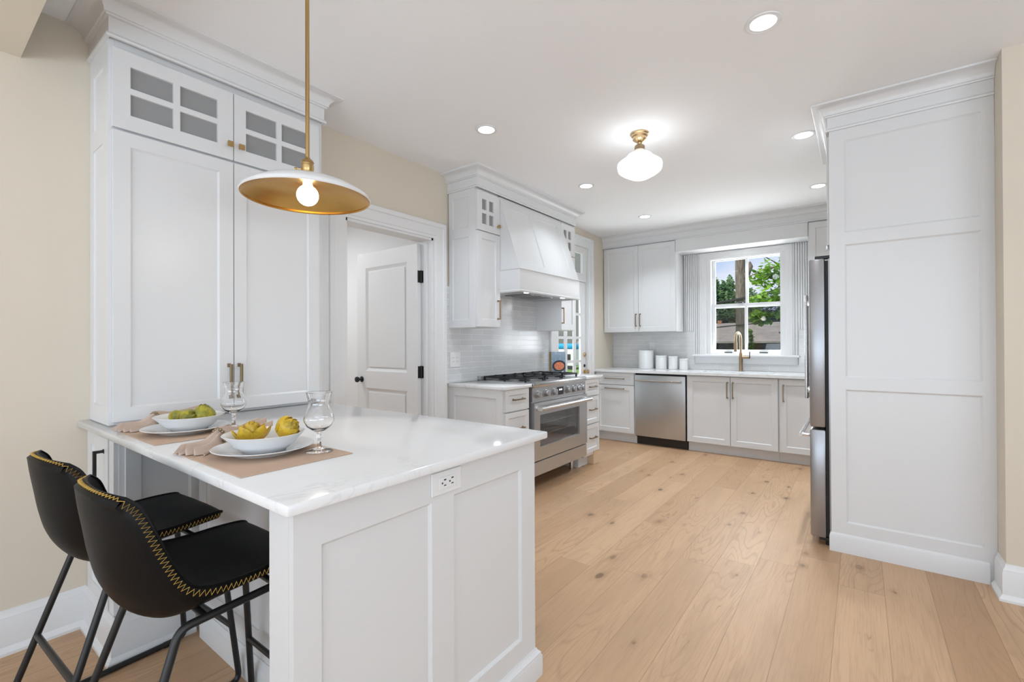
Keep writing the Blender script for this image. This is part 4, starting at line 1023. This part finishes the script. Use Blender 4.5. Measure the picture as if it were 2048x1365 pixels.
plate(-1.500, .702, .144, 'white dinner plate under the bowl nearer the peninsula end'); plate(-2.100, .688, .144, 'white dinner plate under the bowl nearer the cream wall')
bowl(-1.497, .702, .117, 'white bowl of two orange-yellow artichokes'); bowl(-2.108, .702, .118, 'white bowl of green artichokes nearer the cream wall')
def artichoke(x, y, z, r, open_, tilt, az, lab, nl=5, sz=1.0, m='artichoke'):
    b = MB(); rnd = random.Random(int(x * 1000) + int(y * 100))
    b.lathe([(0, -.0)] + [(r * .62 * sin(pi * k / 8), r * .75 * (1 - cos(pi * k / 8))) for k in range(1, 8)] + [(0, r * 1.5)], (0, 0, 0), 14, cap0=False, cap1=False)
    for L in range(nl):
        n = 6 if L < nl - 1 else 4; f = L / (nl - 1)
        for k in range(n):
            a = 2 * pi * (k + .5 * (L % 2)) / n + rnd.uniform(-.12, .12); d = Vector((cos(a), sin(a), 0)); sd = Vector((-sin(a), cos(a), 0))
            ln = r * (1.35 - .15 * f) * sz; wd = r * (.62 - .18 * f); lean = open_ * (1 - f) + .02
            base = d * r * (.30 - .12 * f) + Vector((0, 0, r * (.05 + .30 * f)))
            rows = []; rows2 = []
            for i in range(7):
                t = i / 6; out = d * (r * (.50 - .30 * f) * sin(pi * min(1, t * 1.0)) + ln * lean * t * t); up = Vector((0, 0, ln * (t * (1 - .35 * lean)) ))
                hw = wd * (sin(pi * (t * .86 + .14)) ** .75 if t < 1 else .05); c0 = base + out + up
                rows.append([c0 + sd * (hw * s) - d * (hw * .42 * s * s) for s in (-1, -.5, 0, .5, 1)])
            rows2 = [[p - d * .0035 for p in rw] for rw in rows]
            b.grid(rows); b.grid(rows2)
    o = b.build('artichoke', M[m], None, 70, org=(0, 0, 0)); tag(o, lab, 'artichoke', 'decorative artichokes in the bowls')
    o.rotation_euler = (tilt * cos(az), tilt * sin(az), az); R_ = o.rotation_euler.to_matrix(); cx, cy = (-1.497, .702) if x > -1.8 else (-2.108, .702)
    inner_ = [(0, .0168), (.055, .0188), (.080, .0308), (.096, .0488), (.115, .0623), (.3, .0623)]; lift = -1.0   # rests on the bowl's inside
    for v in o.data.vertices:
        p = R_ @ v.co; r_ = sqrt((x + p.x - cx) ** 2 + (y + p.y - cy) ** 2)
        for (r0, h0_), (r1, h1_) in zip(inner_, inner_[1:]):
            if r0 <= r_ <= r1: lift = max(lift, MZ + h0_ + (h1_ - h0_) * (r_ - r0) / (r1 - r0) - p.z)
    o.location = (x, y, lift + .0008)
az_ = MZ + .020
artichoke(-1.520, .676, az_ + .006, .042, .62, .25, -.9, 'opened orange-yellow artichoke nearest the napkin', 4, 1.25)
artichoke(-1.474, .730, az_ + .018, .042, .28, 1.05, 1.3, 'closed orange-yellow artichoke on the far side of the nearer bowl', 4, 1.1)
artichoke(-2.142, .662, az_ + .022, .036, .12, 1.0, -1.2, 'small green artichoke lying toward the cream wall', 4, 1.0, 'artichoke_green')
artichoke(-2.112, .694, az_ + .030, .043, .10, 1.2, .9, 'round green artichoke lying in the middle of the farther bowl', 4, 1.0, 'artichoke_green')
artichoke(-2.086, .742, az_ + .016, .052, .06, .2, .6, 'largest yellow-green artichoke standing in the farther bowl', 5, 1.0, 'artichoke_green')
def goblet(x, y, z, lab):
    P = [(.0, .0), (.039, .0), (.0405, .0025), (.036, .006), (.012, .012), (.0065, .020), (.0055, .038), (.009, .045), (.0065, .052), (.008, .060), (.020, .068), (.036, .080), (.0445, .096), (.0455, .106), (.041, .122), (.034, .138), (.0315, .150), (.033, .165), (.0385, .186)]
    Q = [(.0375, .1868), (.0315, .165), (.030, .150), (.0325, .138), (.0395, .122), (.044, .106), (.043, .096), (.034, .081), (.018, .071), (.0, .068)]
    b = MB(); b.lathe(P + Q, (x, y, z), 48, cap0=False, cap1=False); o = b.build('goblet', M['glass'], None, 60); tag(o, lab, 'glass', 'clear hurricane goblets')
goblet(-1.362, .806, MZ, 'clear hurricane goblet on the placemat nearer the peninsula end'); goblet(-2.010, .822, MZ, 'clear hurricane goblet on the placemat nearer the cream wall')
def napkin(p, q, lab, ring=.36):
    """a soft pleated cloth gathered by a beaded ring; p and q are its two fanned ends, q propped on the plate rim"""
    t = local_thing('napkin', lab, 'napkin', 'blush napkins gathered in rings'); P, Q = Vector(p), Vector(q); L = (Q - P).length; rnd = random.Random(int(abs(p[0]) * 997))
    ph = [rnd.uniform(0, 6) for _ in range(6)]; b = MB(); top, bot = [], []; NR, NS = 60, 64
    for i in range(NR + 1):
        f = i / NR; d = (f - ring) / (ring if f < ring else 1 - ring); ad = abs(d)
        w = .017 + (.046 if f < ring else .052) * ad ** .85; H = .034 * math.exp(-(d / .32) ** 2) + (.022 if f < ring else .030) ; lift = .022 * max(0, d) ** 1.2; A = .0095 * min(1, .25 + ad * 1.4)
        rt, rb = [], []
        for k in range(NS + 1):
            sgn = -1 + 2 * k / NS; jag = .010 * ad * sin(4.5 * sgn * pi + ph[0]) * (1 if d > 0 else -1) + .02 * ad * (1 - sgn * sgn) * (1 if d > 0 else -1) * .6
            y = sgn * w + .010 * ad * sin(3 * f + ph[2]); z = H * (1 - .75 * sgn * sgn) + A * (sin(7.5 * sgn * pi * .5 + ph[1] + .9 * d) + .45 * sin(13 * sgn + ph[3] - 2 * d)) * (1 - sgn ** 6)
            z = max(.003, z) + lift; rt.append(Vector((f * L + jag, y, z))); rb.append(Vector((f * L + jag, y, max(.0008, lift * .9 + min(z - .003, .002 + .10 * max(0, z - .01))))))
        top.append(rt); bot.append(rb)
    vt, vb = b.grid(top), b.grid(bot)
    for ia, ib in ((vt[0], vb[0]), (vt[-1], vb[-1]), ([r_[0] for r_ in vt], [r_[0] for r_ in vb]), ([r_[-1] for r_ in vt], [r_[-1] for r_ in vb])):
        for k in range(len(ia) - 1): b.bm.faces.new((ia[k], ia[k + 1], ib[k + 1], ib[k]))
    b.build('cloth', M['napkin'], t, 70, org=(0, 0, 0))
    b = MB()
    for k in range(16):
        a = 2 * pi * k / 16; c = Vector((ring * L, cos(a) * .025, .0325 + sin(a) * .0255))
        b.lathe([(0, -.006), (.0045, -.004), (.006, 0), (.0045, .004), (0, .006)], c, 10, cap0=False, cap1=False)
    b.build('napkin_ring', M['brass_dark'], t, 60, org=(0, 0, 0))['label'] = 'dark brass beaded ring'
    d = Q - P; t.location = (P.x, P.y, MZ); t.rotation_euler = (0, 0, math.atan2(d.y, d.x)); return t
napkin((-1.655, .548, 0), (-1.775, .825, 0), 'blush napkin in a ring beside the nearer plate')
napkin((-2.290, .548, 0), (-2.385, .830, 0), 'blush napkin in a ring beside the farther plate')

# ================================================================== wall plates and cookbook
t = thing('wall_outlet', 'white double outlet plate on the range tiles beside the door casing', 'outlet', (WX + .012, 2.93, 1.13))
F = FX(WX + .0105); b = MB(); b.fbox(F, 2.868, 2.992, 1.065, 1.192, 0, .006, .002); pp = b.build('cover_plate', M['plastic_white'], t)
for y in (2.905, 2.955):
    b = MB(); b.fbox(F, y - .017, y + .017, 1.095, 1.162, .005, .008, .001); r_ = b.build('receptacle', M['plastic_white'], pp)
    b = MB(); [b.fbox(F, y - .008 + dxx, y - .006 + dxx, zz_, zz_ + .009, .008, .0085) for dxx in (0, .013) for zz_ in (1.108, 1.14)]; b.build('slots', M['slot_dark'], r_)
t = thing('wall_outlet', 'white outlet plate on grey tiles above the largest canister', 'outlet', (-2.25, YB - .012, 1.21))
F = FYm(YB - .0105); b = MB(); b.fbox(F, -2.295, -2.218, 1.150, 1.268, 0, .006, .002); b.build('cover_plate', M['plastic_white'], t)
b = MB(); b.fbox(F, -2.273, -2.240, 1.178, 1.24, .005, .008, .001); r_ = b.build('receptacle', M['plastic_white'], t)

bk = local_thing('cookbook', 'cookbook with a gold spine and food photo standing beyond the range', 'book')
BW, BH, BT = .172, .242, .048
def cover_mat():
    m = mat('cookbook_cover', (.4, .5, .6), .3); N = NT(m); x, y, z, v = N.pos()
    dx = N.math('DIVIDE', N.math('SUBTRACT', x, .095), .062); dz = N.math('DIVIDE', N.math('SUBTRACT', z, .085), .046)
    d = N.math('ADD', N.math('MULTIPLY', dx, dx), N.math('MULTIPLY', dz, dz))
    food = N.ramp(N.noise(v, 75, 3.0, .6), [(.30, (.55, .05, .02)), (.48, (.80, .20, .10)), (.58, (.85, .42, .25)), (.68, (.20, .30, .05)), (.8, (.75, .70, .6))])
    bg = N.ramp(N.math('DIVIDE', z, BH), [(.0, (.10, .12, .15)), (.22, (.22, .26, .30)), (.55, (.25, .36, .46)), (1, (.42, .52, .66))])
    bg = N.mix(N.smooth(N.noise(v, 24, 2.0), .5, .72), bg, (.62, .70, .78))
    bowl_ = N.mix(N.smooth(d, 1.9, 1.75), bg, (.035, .045, .06))
    N.color(N.mix(N.smooth(d, 1.05, .85), bowl_, food)); return m
b = MB(); b.box(.004, BW - .004, .003, BT - .003, .003, BH - .003); b.build('pages', mat('paper_edge', (.75, .72, .65), .8), bk, org=(0, 0, 0))
b = MB(); b.box(.0, BW, 0, .003, 0, BH); b.build('front_cover', cover_mat(), bk, org=(0, 0, 0))
b = MB(); b.box(.0, BW, BT - .003, BT, 0, BH); b.build('back_cover', mat('cover_back', (.2, .25, .3), .4), bk, org=(0, 0, 0))
b = MB(); b.box(-.003, .0005, .0, BT, 0, BH, .001); b.build('spine', mat('gold_spine', (.36, .24, .05), .45), bk, org=(0, 0, 0))
place(bk, (-2.725, 4.362, RC + .0008), radians(56))

# ================================================================== outside the window
def bark():
    m = mat('grey_brown_bark', (.17, .14, .115), .9); N = NT(m); x, y, z, v = N.pos()
    w = N.noise(N.xyz(N.math('MULTIPLY', x, 26.0), N.math('MULTIPLY', y, 26.0), N.math('MULTIPLY', z, 4.0)), 1.0, 5.0, .7)
    N.color(N.ramp(w, [(.3, (.075, .06, .05)), (.55, (.20, .165, .135)), (.8, (.36, .31, .26))])); N.bump(w, .8, .03); return m
def leafmat(name, a, bcol):
    m = mat(name, a, .6); N = NT(m); x, y, z, v = N.pos(); c = N.mix(N.smooth(N.noise(v, 2.3, 3.0), .35, .65), a, bcol); N.color(c)
    tr = N.n('ShaderNodeBsdfTranslucent'); N.set(tr.inputs['Color'], c); mx = N.n('ShaderNodeMixShader'); mx.inputs[0].default_value = .45
    N.t.links.new(N.bsdf.outputs[0], mx.inputs[1]); N.t.links.new(tr.outputs[0], mx.inputs[2]); N.t.links.new(mx.outputs[0], N.out.inputs[0]); return m
M['bark'] = bark()
M['leaf_maple'] = leafmat('maple_leaf_green', (.10, .26, .02), (.30, .52, .06)); M['leaf_light'] = leafmat('light_tree_green', (.10, .24, .10), (.30, .46, .22))
M['leaf_dark'] = leafmat('dark_tree_green', (.03, .075, .025), (.075, .15, .06)); M['leaf_plum'] = leafmat('plum_leaf', (.055, .045, .06), (.13, .11, .13))
def leaf_cloud(b, blobs, n, size, seed, flat=.4):
    rnd = random.Random(seed)
    for _ in range(n):
        c, r = rnd.choice(blobs); d = Vector((rnd.gauss(0, 1), rnd.gauss(0, 1), rnd.gauss(0, 1))).normalized() * (rnd.random() ** .45)
        p = Vector(c) + Vector((d.x * r[0], d.y * r[1], d.z * r[2])); s = size * rnd.uniform(.6, 1.3)
        a = Vector((rnd.uniform(-1, 1), rnd.uniform(-1, 1), rnd.uniform(-.6, .6))).normalized(); q = a.cross(Vector((rnd.uniform(-flat, flat), rnd.uniform(-flat, flat), 1))).normalized(); n_ = a.cross(q)
        b.face([p - a * s, p - a * s * .15 + q * s * .55 + n_ * s * .1, p + a * s * .35 + q * s * .42, p + a * s, p + a * s * .35 - q * s * .42, p - a * s * .15 - q * s * .55 + n_ * s * .1])
def tree(name, lab, base, height, blobs, n, size, seed, leaf, rt=.12, grp='trees beyond the window'):
    t = thing(name, lab, 'tree', base, grp); b = MB(); bx, by, bz = base
    b.tube([(bx, by, bz), (bx + .1, by, bz + height * .4), (bx, by, bz + height * .8)], [rt, rt * .7, rt * .3], 8); tr = b.build('trunk', M['bark'], t, 50)
    b = MB(); leaf_cloud(b, blobs, n, size, seed); b.build('crown', leaf, t)
GZ = -1.5
# big trunk
t = thing('tree_trunk', 'thick grey tree trunk with a branch stub rising behind the window', 'tree', (-2.62, 14.0, GZ))
b = MB(); b.tube([(-2.62, 14.0, GZ), (-2.63, 14, 0.5), (-2.62, 14, 2.0), (-2.63, 14, 3.3), (-2.60, 14, 4.2), (-2.52, 14, 4.7)], [.17, .135, .125, .125, .135, .17], 16); tk = b.build('trunk', M['bark'], t, 60)
b = MB(); b.tube([(-2.57, 14, 3.0), (-2.44, 13.97, 3.14), (-2.37, 13.95, 3.33), (-2.385, 13.95, 3.45)], [.05, .075, .075, .03], 12); b.build('branch_stub', M['bark'], tk, 60)
b = MB(); b.tube([(-2.58, 14, 3.75), (-2.42, 14.0, 4.05), (-2.30, 14, 4.6)], [.07, .075, .07], 12); b.build('limb', M['bark'], tk, 60)
t = None
# maple spray on the right
t = thing('maple_tree', 'leafy green maple branch reaching in from the right of the window', 'tree', (.2, 10.2, GZ), 'trees beyond the window')
b = MB(); b.tube([(.2, 10.2, GZ), (.1, 10.2, 1.0), (-.2, 10.2, 3.0)], [.14, .11, .07], 10); b.build('trunk', M['bark'], t, 50)
b = MB(); b.tube([(-.2, 10.2, 2.6), (-.8, 10.2, 2.75), (-1.45, 10.15, 2.7), (-1.75, 10.1, 2.55)], [.05, .03, .016, .008], 8); b.tube([(-.5, 10.2, 2.7), (-1.1, 10.2, 2.25), (-1.5, 10.2, 1.85)], [.03, .016, .007], 8); b.build('branch', M['bark'], t, 50)
b = MB(); leaf_cloud(b, [((-1.15, 10.2, 2.72), (.42, .4, .22)), ((-1.45, 10.2, 2.55), (.30, .3, .20)), ((-1.2, 10.2, 2.30), (.42, .4, .20)), ((-1.50, 10.2, 2.08), (.30, .3, .14)), ((-1.0, 10.2, 2.05), (.40, .4, .14)), ((-1.55, 10.2, 1.75), (.22, .3, .16)), ((-1.75, 10.2, 1.28), (.05, .08, .26)), ((-1.0, 10.2, 1.82), (.40, .3, .10))], 1250, .070, 5, .6); b.build('crown', M['leaf_maple'], t)
# far trees
tree('birch_tree', 'feathery light green tree left of the thick trunk', (-6.0, 27.5, GZ), 5.6, [((-6.45, 27.5, 3.6), (.30, .6, 1.35)), ((-6.0, 27.5, 3.5), (.20, .6, 1.2)), ((-5.65, 27.5, 3.55), (.26, .6, 1.4)), ((-6.1, 27.0, 2.5), (1.0, .7, .95)), ((-4.75, 27.5, 3.0), (.7, .6, 1.2)), ((-7.0, 27.5, 3.1), (.45, .6, 1.4)), ((-5.5, 27.2, 2.3), (.9, .6, .8))], 9500, .11, 11, M['leaf_light'])
tree('evergreen_tree', 'dark green tree low behind the shingled roof', (-6.0, 24.6, GZ), 3.6, [((-6.6, 24.6, 2.0), (1.1, .5, .8)), ((-5.6, 24.6, 1.9), (.9, .5, .75)), ((-4.6, 24.6, 2.0), (1.0, .5, .7))], 3800, .10, 12, M['leaf_dark'])
tree('plum_tree', 'dark purple-leaved tree above the roof on the right', (-3.4, 26.4, GZ), 4.2, [((-3.4, 26.4, 2.4), (.85, .5, .7)), ((-2.6, 26.4, 2.5), (.7, .5, .7)), ((-4.1, 26.4, 2.1), (.6, .5, .5))], 3400, .09, 13, M['leaf_plum'])
# neighbour's house with a low shingle roof
def shingle():
    m = mat('weathered_shingle', (.36, .31, .27), .9); N = NT(m); x, y, z, v = N.pos(); f = N.noise(v, 3.0, 5.0, .65)
    row = N.math('FRACT', N.math('MULTIPLY', z, 9.0)); c = N.ramp(f, [(.3, (.28, .245, .215)), (.7, (.44, .39, .345))])
    N.color(N.mix(N.math('MULTIPLY', N.smooth(row, .12, .0), .5), c, (.14, .12, .10))); return m
hs = thing('house', 'low neighbouring house with brown shingle roof and dark walls', 'house', (-4.2, 19, GZ))
b = MB(); b.face([(-9.5, 17.2, 1.30), (1.0, 17.2, 1.30), (1.0, 20.0, 2.03), (-9.5, 20.0, 2.03)]); b.face([(-9.5, 17.2, 1.24), (1.0, 17.2, 1.24), (1.0, 20.0, 1.97), (-9.5, 20.0, 1.97)])
b.face([(-9.5, 17.2, 1.24), (1.0, 17.2, 1.24), (1.0, 17.2, 1.30), (-9.5, 17.2, 1.30)]); b.face([(-9.5, 20.0, 2.03), (1.0, 20.0, 2.03), (1.0, 22.8, 1.3), (-9.5, 22.8, 1.3)]); b.build('roof', shingle(), hs)
b = MB(); b.box(-9.2, .8, 17.7, 22.4, GZ, 1.32); b.build('wall', mat('dark_brown_siding', (.045, .035, .03), .8), hs)
for x in (-2.70, -2.15): b = MB(); b.box(x, x + .36, 17.67, 17.71, .55, 1.02); b.build('window', mat('house_window_glass', (.18, .30, .32), .1), hs)
b = MB(); b.box(-3.30, -3.02, 17.66, 17.71, .2, 1.15); b.build('shutter', mat('sage_green_paint', (.16, .26, .20), .6), hs)
b = MB(); b.box(-4.58, -4.44, 19.9, 20.05, 1.95, 2.14); b.build('chimney', mat('terracotta', (.45, .20, .10), .8), hs)
b = MB(); b.box(-2.13, -1.2, 18.3, 19.4, 1.62, 1.99); dm = b.build('dormer', mat('white_siding', (.75, .75, .75), .7), hs); dm['label'] = 'white dormer'
b = MB(); b.box(-2.22, -1.1, 18.2, 19.5, 1.565, 1.615); b.build('dormer_sill', mat('dark_eave', (.04, .04, .04), .8), dm)
# wires
for (p, q, sag, r, lab) in (((-6.0, 13.836, 2.05), (.5, 13.836, 3.00), .10, .036, 'thick black service cable crossing in front of the trunk'),
                            ((-6.0, 13.852, 3.30), (.8, 13.852, 4.50), .05, .014, 'thin black wire crossing the sky near the window top'),
                            ((-6.0, 13.858, 3.16), (.8, 13.858, 4.32), .05, .011, 'second thin black wire just below the topmost one'),
                            ((-2.54, 13.852, 3.93), (-.2, 12.8, 2.2), .02, .013, 'thin wire slanting down right from the trunk to the maple'),
                            ((-6.0, 13.857, 1.50), (.5, 13.857, 2.05), .05, .014, 'thin dark wire low across the bottom panes')):
    P, Q = Vector(p), Vector(q); b = MB(); b.tube([P.lerp(Q, k / 16) - Vector((0, 0, sag * 4 * (k / 16) * (1 - k / 16))) for k in range(17)], r, 6); o = b.build('overhead_wire', M['black_rubber'], None, 50); tag(o, lab, 'wire', 'overhead wires')
# seen through the glazed door
t = thing('delivery_van', 'white van with bright blue top seen through the glazed door', 'vehicle', (-25, 42, GZ))
b = MB(); b.box(-26.2, -23.6, 42, 45, GZ + .35, .62, .12); b.build('body', mat('white_van_paint', (.78, .80, .82), .3), t)
b = MB(); b.box(-26.25, -23.55, 41.95, 45.05, .62, 1.20, .22); b.build('roof', mat('bright_blue_paint', (.01, .36, .75), .3), t)
b = MB(); b.box(-24.9, -23.9, 41.93, 41.99, -.50, .10, .02); b.build('window', M['black_glass'], t)
for xx in (-25.8, -24.0):
    b = MB(); b.lathe([(.36, 0), (.36, .25)], F=Frame((xx, 42.3, GZ + .36), (1, 0, 0), (0, 0, 1), (0, -1, 0)), seg=20); b.build('wheel', M['black_rubber'], t, 40)
t = thing('distant_building', 'grey flat-roofed building seen through the glazed door panes', 'building', (-38, 56, GZ))
b = MB(); b.box(-52, -27.5, 55, 60, GZ, 15.0); b.build('wall', mat('grey_siding', (.17, .17, .165), .8), t)
b = MB(); b.box(-52.4, -27.1, 54.6, 60.4, 15.0, 15.4); b.build('roof', M['toe_dark'], t)
